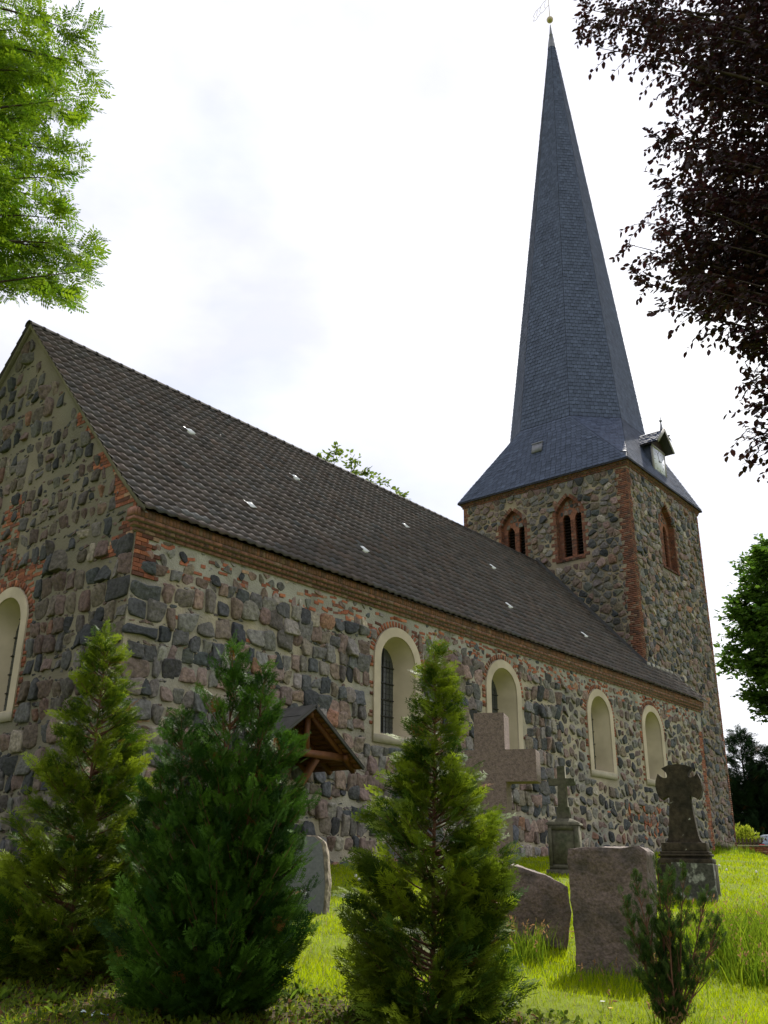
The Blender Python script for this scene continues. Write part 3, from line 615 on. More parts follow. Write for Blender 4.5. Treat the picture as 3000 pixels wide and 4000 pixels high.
# -- spire
sc = np.array([29.615, 5.385]); RR, K = 3.22, 1.40; Z1 = 20.42; AP = np.array([29.74, 5.14, 50.0])
EV = [np.array(p+(TZ,)) for p in ((25.33, .75), (33.90, .75), (33.90, 10.02), (25.33, 10.02))]        # SE SW NW NE corners
RG = [np.array((sc[0]+a, sc[1]+b, Z1)) for a, b in ((-RR, K), (-RR, -K), (-K, -RR), (K, -RR), (RR, -K), (RR, K), (K, RR), (-K, RR))]
srng = np.random.default_rng(8)
def slates(mb, bl, br_, tr, tl, course, width, lift=.03, nmax=1.0, shade=1.0):
    bl, br_, tr, tl = map(np.array, (bl, br_, tr, tl)); nrm = np.cross(br_-bl, tl-bl)+np.cross(tr-br_, tl-br_)*.5; nrm /= np.linalg.norm(nrm)
    if nrm[2] < 0: nrm = -nrm
    mb.add([bl, br_, tr, tl], [[0, 1, 2, 3]], (.05, .055, .075))
    h = (np.linalg.norm(tl-bl)+np.linalg.norm(tr-br_))/2; n = max(1, int(h/course)); V = []; C = []
    for i in range(n):
        t0 = i/n; t1 = min(1, (i+1.25)/n); A = bl+(tl-bl)*t0; B = br_+(tr-br_)*t0; A1 = bl+(tl-bl)*t1; B1 = br_+(tr-br_)*t1
        ln = np.linalg.norm(B-A); m = max(1, int(round(ln/width))); us = np.linspace(0, 1, m+1)
        if i % 2 and m > 1: us = np.concatenate([[0], us[:-1]+.5/m, [1]])
        us[1:-1] += srng.normal(0, .05/m, len(us)-2)
        for a, b in zip(us[:-1], us[1:]):
            e = .04*(b-a); l1 = lift*srng.uniform(.7, 1.35); sk = -(b-a)*.12
            P = lambda u, lo: (A+(B-A)*u if lo else A1+(B1-A1)*u)
            q = [P(a+e, 1)+nrm*l1, P(max(b-e+sk, a+e), 1)*.93+P(max(b-e+sk, a+e), 0)*.07+nrm*l1, P(b-e*.5, 1)*.72+P(b-e*.5, 0)*.28+nrm*l1*.8, P(b-e, 0)+nrm*.003, P(a+e, 0)+nrm*.003]
            V += q; C.append(np.array((.078, .097, .152))*srng.uniform(.84, 1.17)*shade*(1+.06*srng.normal()))
    if V: mb.add(V, np.arange(len(V)).reshape(-1, 5), np.array(C))
spm = MB()
def mid(a, b, t=.5): return a+(b-a)*t
cap = lambda p: p+(AP-p)*0.935
card = [(3, 0, 0, 1), (0, 1, 2, 3), (1, 2, 4, 5), (2, 3, 6, 7)]       # eaves corners (left,right) and ring vertices per cardinal side
for (a, b, i, j) in card: slates(spm, EV[a], EV[b], RG[j], RG[i], .23, .28)
for (a, i, j) in ((0, 1, 2), (1, 3, 4), (2, 5, 6), (3, 7, 0)):
    e = EV[a]; m_ = (RG[i]+RG[j])/2; spm.add([e, RG[i], RG[j]], [[0, 1, 2]], (.05, .06, .085)); slates(spm, e+(RG[i]-e)*.12, e+(RG[j]-e)*.12, RG[j], RG[i], .2, .26, .022)
for i in range(8):
    j = (i+1) % 8; slates(spm, RG[i], RG[j], cap(RG[j]), cap(RG[i]), .22, .22, .028)
for a, b in ((0, 1), (1, 2), (2, 3), (3, 0)):           # eaves board
    p, q_ = EV[a], EV[b]; spm.add([p, q_, q_-(0, 0, .07), p-(0, 0, .07)], [[0, 1, 2, 3]], (.03, .032, .04))
spm.add(EV, [[0, 1, 2, 3]], (.05, .05, .05))
SPIRE = spm.build('spire', M['slate'], CH)
cp = MB(); r0 = [cap(p)+(p-np.array([sc[0], sc[1], Z1]))*np.array((1, 1, 0))*.008 for p in RG]; cpt = []
for zt, f in ((0, 1.02), (.25, .82), (.55, .42), (.56, .52), (.60, .40), (1.0, .10)):
    cpt += [np.array(((AP[0]-p[0])*(1-f)+p[0], (AP[1]-p[1])*(1-f)+p[1], p[2]+(AP[2]+.15-p[2])*zt)) for p in r0]
cp.add(cpt, [[r*8+i, r*8+(i+1) % 8, (r+1)*8+(i+1) % 8, (r+1)*8+i] for r in range(5) for i in range(8)], (.2,)*3); cp.build('spire_cap', M['lead'], SPIRE)
def uvsphere(mb, c, r, nu=14, nv=9, col=(.5,)*3, mi=0, sq=(1, 1, 1)):
    V = [(c[0]+sq[0]*r*math.sin(math.pi*j/nv)*math.cos(2*math.pi*i/nu), c[1]+sq[1]*r*math.sin(math.pi*j/nv)*math.sin(2*math.pi*i/nu), c[2]+sq[2]*r*math.cos(math.pi*j/nv)) for j in range(nv+1) for i in range(nu)]
    mb.add(V, [[j*nu+i, j*nu+(i+1) % nu, (j+1)*nu+(i+1) % nu, (j+1)*nu+i] for j in range(nv) for i in range(nu)], col, mi)
bl = MB(); uvsphere(bl, (AP[0], AP[1], 50.58), .22); bl.build('finial_ball', M['gold'], SPIRE, smooth=True)
wv = MB(); tube(wv, [(AP[0], AP[1], 50.75), (AP[0], AP[1], 53.6)], [.03, .012], 6); dv = np.array((.33, .92, 0)); dv /= np.linalg.norm(dv)
ao = np.array((AP[0], AP[1], 0)); vp = lambda a, z: tuple(ao+dv*a+np.array((0, 0, z)))
for path in ([(.1, 52.5), (.45, 52.62), (.8, 52.5), (1.2, 52.62), (1.55, 52.4)], [(.1, 51.9), (.5, 51.85), (.9, 51.98), (1.3, 51.85), (1.55, 52.0)], [(1.55, 52.4), (1.4, 52.2), (1.55, 52.0)], [(.3, 51.9), (.45, 52.2), (.3, 52.5)], [(.75, 51.92), (.9, 52.2), (.75, 52.5)], [(1.1, 51.92), (1.2, 52.2), (1.1, 52.55)], [(0, 52.5), (.1, 52.5)], [(0, 51.9), (.1, 51.9)], [(0, 52.7), (-.5, 52.75)]):
    tube(wv, [vp(*p) for p in path], .014, 5)
wv.build('weather_vane', M['gold'], SPIRE)
ht = MB(); fo = np.array((25.50, 5.6, 18.95)); e1 = np.array((0, 1., 0)); e2 = (RG[0]+RG[1]-EV[0]-EV[3])/2; e2[1] = 0; e2 /= np.linalg.norm(e2); t_ = (18.95-TZ)/(Z1-TZ); fo[0] = 25.33+(RG[0][0]-25.33)*t_
nh = np.cross(e1, e2); nh = nh if nh[0] < 0 else -nh
boxp(ht, Pl(fo, e1, e2, nh), -.28, .28, -.27, .27, 0, .10, (.09, .10, .12)); boxp(ht, Pl(fo, e1, e2, nh), -.31, .31, .25, .30, 0, .13, (.07, .08, .1)); ht.build('roof_hatch', M['lead'], SPIRE)
# -- clock dormer on the south slope
dm = MB(); dcx, dy, rz_, ez, hw2 = 29.65, 1.06, 19.92, 18.98, 0.94
F1 = Pl((0, dy, 0), (1, 0, 0), (0, 0, 1), (0, -1, 0))
for s in (-1, 1):                                       # roof slopes
    a = (dcx, dy-.42, rz_); b = (dcx, 2.6, rz_); c_ = (dcx+s*hw2, 2.3, ez); d_ = (dcx+s*hw2, dy-.42, ez)
    slates(dm, d_, c_, b, a, .2, .24)
    o_ = np.array((0, 0, -.07)); V = [np.array(v) for v in (a, b, c_, d_)]; dm.add([v+o_ for v in V], [[0, 1, 2, 3]], (.05,)*3)
    boxp(dm, F1, dcx+s*.68-.03, dcx+s*.68+.03, 17.6, 19.0, -1.2, .0, (.05, .06, .085))
DORM = dm.build('clock_dormer', M['slate'], CH)
bg = MB()
for s in (-1, 1):
    beam(bg, (dcx+s*(hw2+.03), dy-.44, ez-.05), (dcx, dy-.44, rz_-.0), .03, .16, side=(0, 1, 0)); boxp(bg, F1, dcx+s*.70-.06, dcx+s*.70+.06, 17.62, 18.98, -.05, .03)
boxp(bg, F1, dcx-.76, dcx+.76, 18.88, 18.98, -.05, .04)
bg.build('bargeboard', M['dormerwood'], DORM)
gd = MB(); face(gd, F1, np.array([(dcx-.9, ez), (dcx+.9, ez), (dcx, rz_-.12)]), .0); gd.build('gable_boards', M['louvre'], DORM)
ck = MB(); boxp(ck, F1, dcx-.64, dcx+.64, 17.62, 18.88, -.05, .01); 
for i in range(12):
    a = i*math.pi/6; boxr(ck, F1, dcx+.5*math.cos(a), 18.28+.5*math.sin(a), a, .07 if i % 3 else .12, .03, .005, .016, mi=1)
CK = ck.build('clock_face', [M['clock'], M['darkmetal']], DORM)
for lu, lv, cu, cv, an, n0 in ((.34, .035, dcx+.11, 18.30, .15, .018), (.48, .028, dcx-.06, 18.47, 1.9, .026)):
    hd = MB(); boxr(hd, F1, cu, cv, an, lu, lv, n0-.004, n0+.004); boxr(hd, F1, dcx, 18.28, 0, .07, .07, n0-.006, n0+.006); hd.build('clock_hand', M['darkmetal'], DORM)
fi = MB(); tube(fi, [(dcx, dy-.3, rz_), (dcx, dy-.3, rz_+.32), (dcx, dy-.3, rz_+.75)], [.08, .035, .012], 8); uvsphere(fi, (dcx, dy-.3, rz_+.48), .075, 8, 6); fi.build('dormer_finial', M['lead'], DORM)
# ------------------------------------------------------------------ door canopy on the south wall
cx0, yf, za, ze, hwc = 3.55, -1.62, 2.90, 1.80, 1.52
felt = MB(); bd = MB()
for s in (-1, 1):
    a, b, c_, d_ = (cx0, yf-.04, za), (cx0, .0, za), (cx0+s*hwc, 0, ze), (cx0+s*hwc, yf-.04, ze)
    n_ = np.cross(np.array(d_)-a, np.array(b)-a); n_ /= np.linalg.norm(n_); n_ = n_ if n_[2] > 0 else -n_
    P = [np.array(v) for v in (a, b, c_, d_)]
    V = [p+n_*.03 for p in P]+[p+n_*.002 for p in P]; felt.add(V, BOXF); L_ = [P[0], P[3], P[3]+np.array((0, .03, 0)), P[0]+np.array((0, .03, 0))]; felt.add([p+n_*.001 for p in L_]+[p-n_*.045 for p in L_], BOXF); P = [P[0]+np.array((0, .06, 0)), P[1], P[2], P[3]+np.array((0, .06, 0))]
    for t in (.22, .62): 
        q0 = P[0]+(P[3]-P[0])*t; q1 = P[1]+(P[2]-P[1])*t; V = [q0+n_*.034, q1+n_*.034, q1+n_*.04+(P[2]-P[1])*.015, q0+n_*.04+(P[3]-P[0])*.015]; felt.add(V, [[0, 1, 2, 3]])
    for i in range(12):                                 # boarding under the felt
        t0, t1 = i/12+.004, (i+1)/12-.004; q = [P[0]+(P[3]-P[0])*t0, P[1]+(P[2]-P[1])*t0, P[1]+(P[2]-P[1])*t1, P[0]+(P[3]-P[0])*t1]
        V = [p-n_*.001 for p in q]+[p-n_*.024 for p in q]; bd.add(V, BOXF)
CAN = bd.build('door_canopy', M['wood'], CH); felt.build('roof_felt', M['felt'], CAN)
def part(name, fn, m=M['wood'], par=CAN):
    b = MB(); fn(b); return b.build(name, m, par)
part('tie_beam', lambda b: beam(b, (cx0-1.22, yf+.2, 1.99), (cx0+1.22, yf+.2, 1.99), .10, .14))
part('king_post', lambda b: beam(b, (cx0, yf+.2, 2.06), (cx0, yf+.2, 2.80), .10, .10, side=(0, 1, 0)))
for y in (yf+.2, -.75, -.06):
    for s in (-1, 1): part('rafter', lambda b: beam(b, (cx0+s*.03, y, za-.10), (cx0+s*(hwc-.06), y, ze-.06), .09, .11, side=(0, 1, 0)))
part('ridge_beam', lambda b: beam(b, (cx0, yf+.05, za-.16), (cx0, -.0, za-.16), .09, .13))
for s in (-1, 1):
    part('purlin', lambda b: beam(b, (cx0+s*1.12, yf+.08, 1.98), (cx0+s*1.12, -.0, 1.98), .10, .12))
    xb = cx0+s*.52 if s < 0 else cx0+.35
    part('brace', lambda b: beam(b, (xb, yf+.25, 1.92), (xb, -.15, .45), .11, .13, side=(1, 0, 0)))
    part('wall_post', lambda b: beam(b, (xb, -.10, .3), (xb, -.10, 2.0), .11, .11, side=(1, 0, 0)))
def door(b):
    boxp(b, SW, cx0-.55, cx0+.55, -.2, 1.85, -.05, .07)
    for i in range(7): boxp(b, SW, cx0-.54+i*.155, cx0-.40+i*.155, -.2, 1.84, .07, .085)
DO = part('door', door, M['louvre'], CH); part('door_handle', lambda b: boxp(b, SW, cx0+.40, cx0+.45, .75, .95, .085, .13), M['darkmetal'], DO)
# ------------------------------------------------------------------ gravestones
def rough_box(mb, pl, poly, n0, n1, amp, seed, sub=0.06, col=(.3,)*3, face_amp=None, mi=0):
    """prism over a polygon, cut up and roughened like split stone"""
    bm = bmesh.new(); P = [Vector(pl(u, v, n0)) for u, v in poly]; vs = [bm.verts.new(p) for p in P]; f = bm.faces.new(vs)
    r = bmesh.ops.extrude_face_region(bm, geom=[f]); off = Vector(pl(0, 0, n1))-Vector(pl(0, 0, n0))
    bmesh.ops.translate(bm, verts=[g for g in r['geom'] if isinstance(g, bmesh.types.BMVert)], vec=off)
    bmesh.ops.triangulate(bm, faces=[f for f in bm.faces if len(f.verts) > 4])
    for _ in range(6):
        e = [e for e in bm.edges if e.calc_length() > sub*1.6]
        if not e: break
        bmesh.ops.subdivide_edges(bm, edges=e, cuts=1, use_grid_fill=True); bmesh.ops.triangulate(bm, faces=bm.faces[:])
    bmesh.ops.recalc_face_normals(bm, faces=bm.faces[:]); bm.normal_update()
    nr = Vector(pl.N)
    for v in bm.verts:
        a = amp
        if face_amp is not None and abs(v.normal.dot(nr)) > .9: a = face_amp
        o = Vector((seed*3.1, seed*1.7, 0)); k = noise.noise(v.co*4+o)*.6+noise.noise(v.co*10+o)*.4+noise.noise(v.co*2+o)*.7
        v.co += v.normal*(k*a)
    V = np.array([v.co[:] for v in bm.verts]); bm.verts.index_update(); 
    F3 = np.array([[v.index for v in f.verts] for f in bm.faces if len(f.verts) == 3]); bm.free()
    mb.add(V, F3, col, mi)
def facing(base, ang):
    """upright plane at base whose front faces the direction ang (degrees from +X)"""
    a = math.radians(ang); n = (math.cos(a), math.sin(a), 0); u = (-math.sin(a), math.cos(a), 0)
    return Pl(base, u, (0, 0, 1), n)
def grave(name, loc, label, cat): return tag(empty(name, loc), label, cat)
def at0(root, pl): return Pl(pl.o-np.array(root.location), pl.U, pl.V, pl.N)
# big granite cross
loc = (1.45, -7.2, -0.72); g = grave('granite_cross', loc, 'tall rough reddish granite cross with broad square arms behind the middle conifer', 'cross')
pl = facing((0, 0, 0), 217-14)
b = MB(); w, a, t = .215, .64, .22; z0, z1, zt = 1.76, 2.19, 2.70
poly = [(-w, -.2), (w, -.2), (w, z0), (a, z0), (a, z1), (w, z1), (w, zt), (-w, zt), (-w, z1), (-a, z1), (-a, z0), (-w, z0)]
for rect in ((-w, w, -.2, z0), (-w, w, z1, zt), (-a, a, z0, z1)):
    pass
def cross_mesh(b, pl, poly, n0, n1, bev, m):
    prism(b, pl, poly, n0, n1)
cross_mesh(b, pl, poly, -t, t, .01, None)
o = b.build('cross_stone', M['granite'], g); bv = o.modifiers.new('b', 'BEVEL'); bv.width = .018; bv.segments = 2; bv.limit_method = 'ANGLE'
part('base_block', lambda b: prism(b, pl, [(-.45, -.25), (.45, -.25), (.45, .06), (.42, .08), (-.42, .08), (-.45, .06)], -.4, .4), M['granitedark'], g)
# upright rough block and leaning boulder
loc = (-0.92, -10.1, -0.97); g = MB(); pl = facing(loc, 214-20)
rough_box(g, pl, [(-.34, -.15), (.29, -.15), (.36, .5), (.38, 1.08), (.32, 1.13), (-.36, 1.10), (-.38, 1.0)], -.24, .24, .035, 3, .045)
o = g.build('granite_block', M['granitedark'], smooth=False); tag(o, 'upright square-topped rough reddish granite block behind the small cypress sapling', 'stone block')
loc = (-0.24, -8.59, -0.85); g = MB(); pl = facing(loc, 214-4)
rough_box(g, pl, [(.50, -.02), (.57, .35), (.53, .60), (.3, .73), (0, .81), (-.4, .87), (-.75, .84), (-.8, .2), (-.7, 0), (-.1, .05)], -.28, .28, .035, 5, .05)
tag(g.build('granite_boulder', M['granitedark']), 'wide low granite boulder with sloping top left of the upright block', 'boulder')
# grey slab with polished face and split edge
loc = (-0.45, -5.50, -0.65); g = grave('grey_headstone', loc, 'thin grey headstone with smooth face and rough split right edge', 'headstone'); pl = facing((0, 0, 0), 212)
out_ = [(-.42, -.1), (.25, -.1), (.27, .35), (.23, .72), (.19, .88), (.09, .955), (-.1, .965), (-.34, .93), (-.42, .84), (-.45, .4)]
b = MB(); rough_box(b, pl, [(u*1.02, v) for u, v in out_], -.21, .0, .022, 7, .045, face_amp=.0); b.build('stone_body', M['slabedge'], g)
b = MB(); face(b, pl, np.array([(u*.90-.012, v*.985) for u, v in out_]), .024); strip(b, pl, np.array([(u*.90-.012, v*.985) for u, v in out_]), .024, np.array([(u*.90-.012, v*.985) for u, v in out_]), -.02); b.build('polished_face', M['slab'], g)
# round topped boulder stone by the church corner
loc = (-1.9, -4.1, -0.62); g = MB(); pl = facing(loc, 228)
rough_box(g, pl, [(.38, -.1), (.40, .6), (.34, 1.1), (.18, 1.36), (-.05, 1.40), (-.26, 1.30), (-.36, 1.0), (-.40, .5), (-.38, -.1)], -.22, .22, .05, 9, .06)
tag(g.build('round_headstone', M['greenstone']), 'round-topped brown headstone between the left conifer and the dark cypress', 'headstone')
# small cross on pedestal
loc = (9.76, -3.67, -0.25); g = grave('pedestal_cross', loc, 'slim grey stone cross on a square mossy pedestal near the wall', 'grave cross'); pl = facing((0, 0, 0), 212-12)
def ped(b):
    boxp(b, pl, -.40, .40, -.1, .12, -.36, .36); boxp(b, pl, -.33, .33, .122, 1.06, -.29, .29)
    for s in (-1, 1): boxp(b, pl, s*.29-.04, s*.29+.04, .2, 1.0, .288, .315)
    boxp(b, pl, -.33, .33, .95, 1.06, .286, .312); boxp(b, pl, -.33, .33, .125, .22, .286, .312)
    V = [pl(s*.37, z, n) for z in (1.062, 1.10) for s, n in ((-1, .33), (1, .33), (1, -.33), (-1, -.33))]+[pl(s*.17, 1.20, n) for s, n in ((-1, .15), (1, .15), (1, -.15), (-1, -.15))]
    b.add(np.array([np.ravel(v) for v in V]), [[r*4+i, r*4+(i+1) % 4, r*4+4+(i+1) % 4, r*4+4+i] for r in range(2) for i in range(4)]+[[0, 1, 2, 3], [8, 9, 10, 11]])
part('pedestal', ped, M['greenstone'], g)
o = part('cross_stone', lambda b: (prism(b, pl, [(-.15, 1.2), (.15, 1.2), (.15, 1.44), (.115, 1.46), (.095, 1.93), (.30, 1.935), (.30, 2.08), (.092, 2.085), (.09, 2.36), (-.09, 2.36), (-.092, 2.085), (-.30, 2.08), (-.30, 1.935), (-.095, 1.93), (-.115, 1.46), (-.15, 1.44)], -.085, .085)), M['greenstone'], g)
# weathered wheel-armed cross
loc = (7.75, -7.3, -0.55); g = grave('memorial_cross', loc, 'large dark weathered sandstone cross with flared rounded arms on a moulded plinth', 'memorial'); pl = facing((0, 0, 0), 212-16)
hc = 1.98; poly = []
def arcp(a0, a1, r, n): return [(r*math.cos(math.radians(a0+(a1-a0)*i/n)), hc+r*math.sin(math.radians(a0+(a1-a0)*i/n))) for i in range(n+1)]
poly = [(.335, .93), (.295, .97), (.268, 1.04), (.228, 1.35), (.192, 1.68), (.188, 1.765), (.25, 1.745), (.33, 1.695), (.385, 1.76), (.415, 1.86), (.425, 1.94), (.412, 2.04), (.36, 2.175), (.305, 2.115), (.245, 2.09), (.203, 2.095), (.188, 2.13), (.203, 2.185), (.285, 2.27), (.16, 2.325), (0, 2.345)]
poly = poly+[(-u, v) for u, v in poly[::-1][1:]]
o = part('cross_stone', lambda b: prism(b, pl, poly, -.15, .15), M['oldstone'], g); bv = o.modifiers.new('b', 'BEVEL'); bv.width = .012; bv.segments = 2; bv.limit_method = 'ANGLE'
def plin(b):
    for w_, d_, a_, c_ in ((.40, .30, .78, .93), (.43, .33, .735, .78), (.46, .36, .69, .735), (.43, .33, .655, .69), (.48, .40, .56, .655), (.50, .42, -.2, .56)): boxp(b, pl, -w_, w_, a_+.001, c_, -d_, d_)
o = part('plinth', plin, M['oldstone'], g); bv = o.modifiers.new('b', 'BEVEL'); bv.width = .012; bv.segments = 2
loc = (6.9, -7.75, -0.58); b = MB(); prism(b, facing(loc, 196), [(-.36, -.1), (.36, -.1), (.345, .60), (-.345, .62)], -.15, .15)
o = b.build('lichen_headstone', M['lichen']); tag(o, 'low square dark headstone with pale lichen rings before the weathered cross', 'headstone'); bv = o.modifiers.new('b', 'BEVEL'); bv.width = .012; bv.segments = 2
b = MB(); 
def rock(b, c, r, seed, sq=(1, 1, .7)):
    bm = bmesh.new(); bmesh.ops.create_icosphere(bm, subdivisions=3, radius=1)
    V = []
    for v in bm.verts:
        k = 1+.35*noise.noise(v.co*1.3+Vector((seed, 0, 0)))+.12*noise.noise(v.co*4+Vector((seed, 5, 0))); V.append((c[0]+v.co.x*r*k*sq[0], c[1]+v.co.y*r*k*sq[1], c[2]+v.co.z*r*k*sq[2]))
    bm.verts.index_update(); b.add(V, np.array([[v.index for v in f.verts] for f in bm.faces])); bm.free()
for nm, c, r, lab, m in (('loose_stone', (30.9, .55, float(tz(30.9, .5))+.12), .33, 'pale loose stone lying at the foot of the tower wall', M['slabedge']), ('loose_stone', (33.75, .55, float(tz(33.75, .55))+.10), .33, 'dark loose boulder at the outer brick corner of the tower', M['greenstone'])):
    b = MB(); rock(b, c, r, c[0]); tag(b.build(nm, m, smooth=True), lab, 'stone', 'loose stones at the tower foot')
# ------------------------------------------------------------------ conifers
def frond_template():
    Q = []
    def dia(p, d, L, w):
        d = np.array(d)/np.hypot(*d); s = np.array((-d[1], d[0])); p = np.array(p)
        Q.append([p, p+d*L*.5+s*w, p+d*L, p+d*L*.5-s*w])
    dia((0, 0), (1, 0), .6, .016); dia((.5, 0), (1, 0), .5, .022)
    for i in range(6):
        x = .08+i*.145; l = .52*(1-.58*i/5); sd = 1 if i % 2 else -1
        for s, k in ((sd, 1.0), (-sd, .8)):
            d = (math.cos(.88), s*math.sin(.88)); x0 = x+(.05 if s == sd else 0); dia((x0, 0), d, l*k, .024)
            if i < 4:
                for q, e in ((.35, .55), (.6, .42)): dia((x0+d[0]*l*k*q, d[1]*l*k*q), (math.cos(.15), s*math.sin(.15)), l*e, .022)
                dia((x0+d[0]*l*k*.5, d[1]*l*k*.5), (math.cos(1.6), s*math.sin(1.6)), l*.32, .02)
    P = np.array(Q).reshape(-1, 2); z = -.18*P[:, 0]**2+.05*np.abs(P[:, 1])
    return np.concatenate([P, z[:, None]], 1), np.arange(len(P)).reshape(-1, 4)
FT, FF = frond_template()
def conifer(name, base, H, prof, nl, seed, fl, cols, label, cat='conifer', up=.7, dens=42, m='leaf', bark='rbark', stems=1, leaders=(), updir=.22, group=None, bare=.25, tr=.02, flatv=.6):
    r = np.random.default_rng(seed); root = tag(empty(name, base), label, cat, group); tk = MB(); cr = MB()
    pt = [p[0] for p in prof]; pr = [p[1] for p in prof]; P = []; D = []; L = []; NL = []; CL = []
    tops = [(0., 0., 1.)]+list(leaders); cols = np.array(cols)
    for (ox, oy, hf) in tops:
        k = np.linspace(0, 1, 9)[:, None]; wob = np.cumsum(r.normal(0, .012*H/2.6, (9, 3)), 0)*np.array((1, 1, 0)); wob[0] = 0
        tp = np.concatenate([ox*k**.8, oy*k**.8, k*H*hf], 1)+wob; tube(tk, tp, np.linspace(tr*hf, .004*H/2.6, 9), 7)
        n = int(nl*hf/(1+.35*(len(tops)-1)))
        for i in range(n):
            t = bare*.12+(1-bare*.12)*r.random()**1.05; R = np.interp(t, pt, pr)*(r.uniform(.58, 1.05) if (r.random() < .88 or t < .4) else r.uniform(1.1, 1.32))*(1 if len(tops) == 1 else .8); az = i*2.39996+r.normal(0, .4)
            hz = t*H*hf; st = max(.02*H, hz-R*up*r.uniform(.7, 1.2)); sx = np.array([np.interp(st/(H*hf), k[:, 0], tp[:, j]) for j in range(3)])
            tip = np.array([np.interp(min(t, 1), k[:, 0], tp[:, j]) for j in range(3)])*np.array((1, 1, 0))+np.array((R*math.cos(az), R*math.sin(az), hz))
            u = np.linspace(0, 1, 6)[:, None]; pts = sx+(tip-sx)*u+np.array((0, 0, 1))*(-.10*R*np.sin(u*math.pi)); tube(tk, pts, np.linspace(.006+.006*R, .002, 6)*(H/2.6)**.5, 4)
            m_ = max(3, int(3+R*dens/(H/2.6))); s = bare+(1-bare)*r.random(m_)**.8; s[0] = 1
            q = np.stack([np.interp(s, u[:, 0], pts[:, j]) for j in range(3)], 1)+r.normal(0, .02*H/2.6, (m_, 3)); d0 = (tip-sx)/(np.linalg.norm(tip-sx)+1e-6)
            P.append(q); sdv = np.array((-math.sin(az), math.cos(az), 0)); D.append(d0*.75+np.array((math.cos(az), math.sin(az), 0))*.25+np.array((0, 0, updir))+sdv*(r.choice([-1, 1], m_)*r.uniform(.0, .95, m_)*(s < .97))[:, None]+r.normal(0, .22, (m_, 3))); L.append(fl*r.uniform(.55, 1.2, m_)*(1.08-.45*t)); nl_ = np.array((0, 0, 1.))*flatv+sdv*r.normal(0, .5)+r.normal(0, .35, (m_, 3)); NL.append(nl_); CL.append(np.full(m_, np.clip(r.normal(.42, .30), 0, 1)))
        m_ = int(14*hf); z = r.uniform(.86, 1.0, m_)*H*hf; P.append(np.stack([np.interp(z/(H*hf), k[:, 0], tp[:, j]) for j in range(3)], 1)); D.append(np.array((0, 0, 1.))+r.normal(0, .35, (m_, 3))); L.append(fl*r.uniform(.6, 1., m_)); NL.append(r.normal(0, 1, (m_, 3))); CL.append(np.full(m_, .6))
    P = np.concatenate(P); D = np.concatenate(D); L = np.concatenate(L)
    Nn = np.concatenate(NL); w = np.clip(np.concatenate(CL)+r.normal(0, .2, len(P)), 0, 1)[:, None]; c = cols[0]*(1-w)+cols[1]*w; c *= r.uniform(.75, 1.25, (len(P), 1))
    dead = r.random(len(P)) < .006; c[dead] = (.22, .10, .03)
    inst(cr, P, D, Nn, L, FT, FF, c)
    tk.build('trunk', M[bark], root); cr.build('crown', M[m], root); return root
G1 = 'young conifers in the foreground bed'
YG = ((.030, .070, .006), (.23, .30, .015)); DG = ((.013, .042, .006), (.075, .165, .014))
conifer('thuja', (-4.08, -10.25, -1.08), 2.62, [(0, .55), (.15, .60), (.38, .53), (.54, .43), (.66, .25), (.76, .14), (.9, .11), (1, .02)], 300, 41, .20, YG, 'yellow-green young thuja in the middle, its narrow tip before the nave window', 'conifer', group=G1, dens=44)
conifer('cypress', (-4.92, -8.9, -1.02), 2.62, [(0, .62), (.2, .70), (.4, .60), (.6, .42), (.75, .33), (.9, .18), (1, .03)], 440, 42, .17, DG, 'dense dark green cypress with several tips left of the door canopy', 'conifer', up=1.1, dens=48, m='dleaf', leaders=((.16, -.22, .93), (-.2, .26, .8), (.30, -.34, .74), (-.32, .36, .62)), updir=.6, group=G1)
conifer('thuja', (-5.04, -7.26, -.92), 2.83, [(0, .70), (.2, .70), (.4, .58), (.55, .46), (.7, .32), (.82, .22), (.92, .13), (1, .03)], 290, 43, .21, YG, 'sparse yellow-green thuja at the left edge before the gable corner', 'conifer', group=G1, bare=.3, dens=42)
conifer('cypress_sapling', (-2.73, -11.37, -1.12), 1.14, [(0, .03), (.3, .07), (.6, .10), (.85, .08), (1, .03)], 170, 44, .075, ((.02, .05, .010), (.07, .115, .02)), 'small thin cypress sapling with bare reddish stems before the granite block', 'conifer', up=2.4, dens=66, m='dleaf', leaders=((.10, -.15, .97), (-.08, .12, .93), (.20, -.25, .86), (-.18, .22, .8), (.26, -.34, .66), (-.05, -.1, .9), (.13, .05, .8), (-.12, .18, .68), (.05, -.08, .95)), updir=1.2, bare=.5, tr=.010)
conifer('yew_tree', (54.5, 7.3, .3), 8.2, [(0, 2.6), (.3, 2.9), (.6, 2.4), (.8, 1.7), (.92, 1.0), (1, .2)], 420, 45, 1.0, ((.012, .030, .014), (.03, .065, .02)), 'tall dark yew with spiky tips beyond the low wall', 'tree', m='dleaf', bark='bark', dens=24, leaders=((1.4, -1.6, .86), (.9, -2.9, .72)), tr=.2)
conifer('yew_tree', (58.0, 1.6, .1), 6.0, [(0, 2.6), (.4, 2.4), (.8, 1.1), (1, .2)], 120, 46, 1.0, ((.018, .04, .014), (.05, .085, .02)), 'lower dark yew at the right edge behind the parked car', 'tree', m='dleaf', bark='bark', dens=20, leaders=((.8, -1.6, .9),), tr=.2)
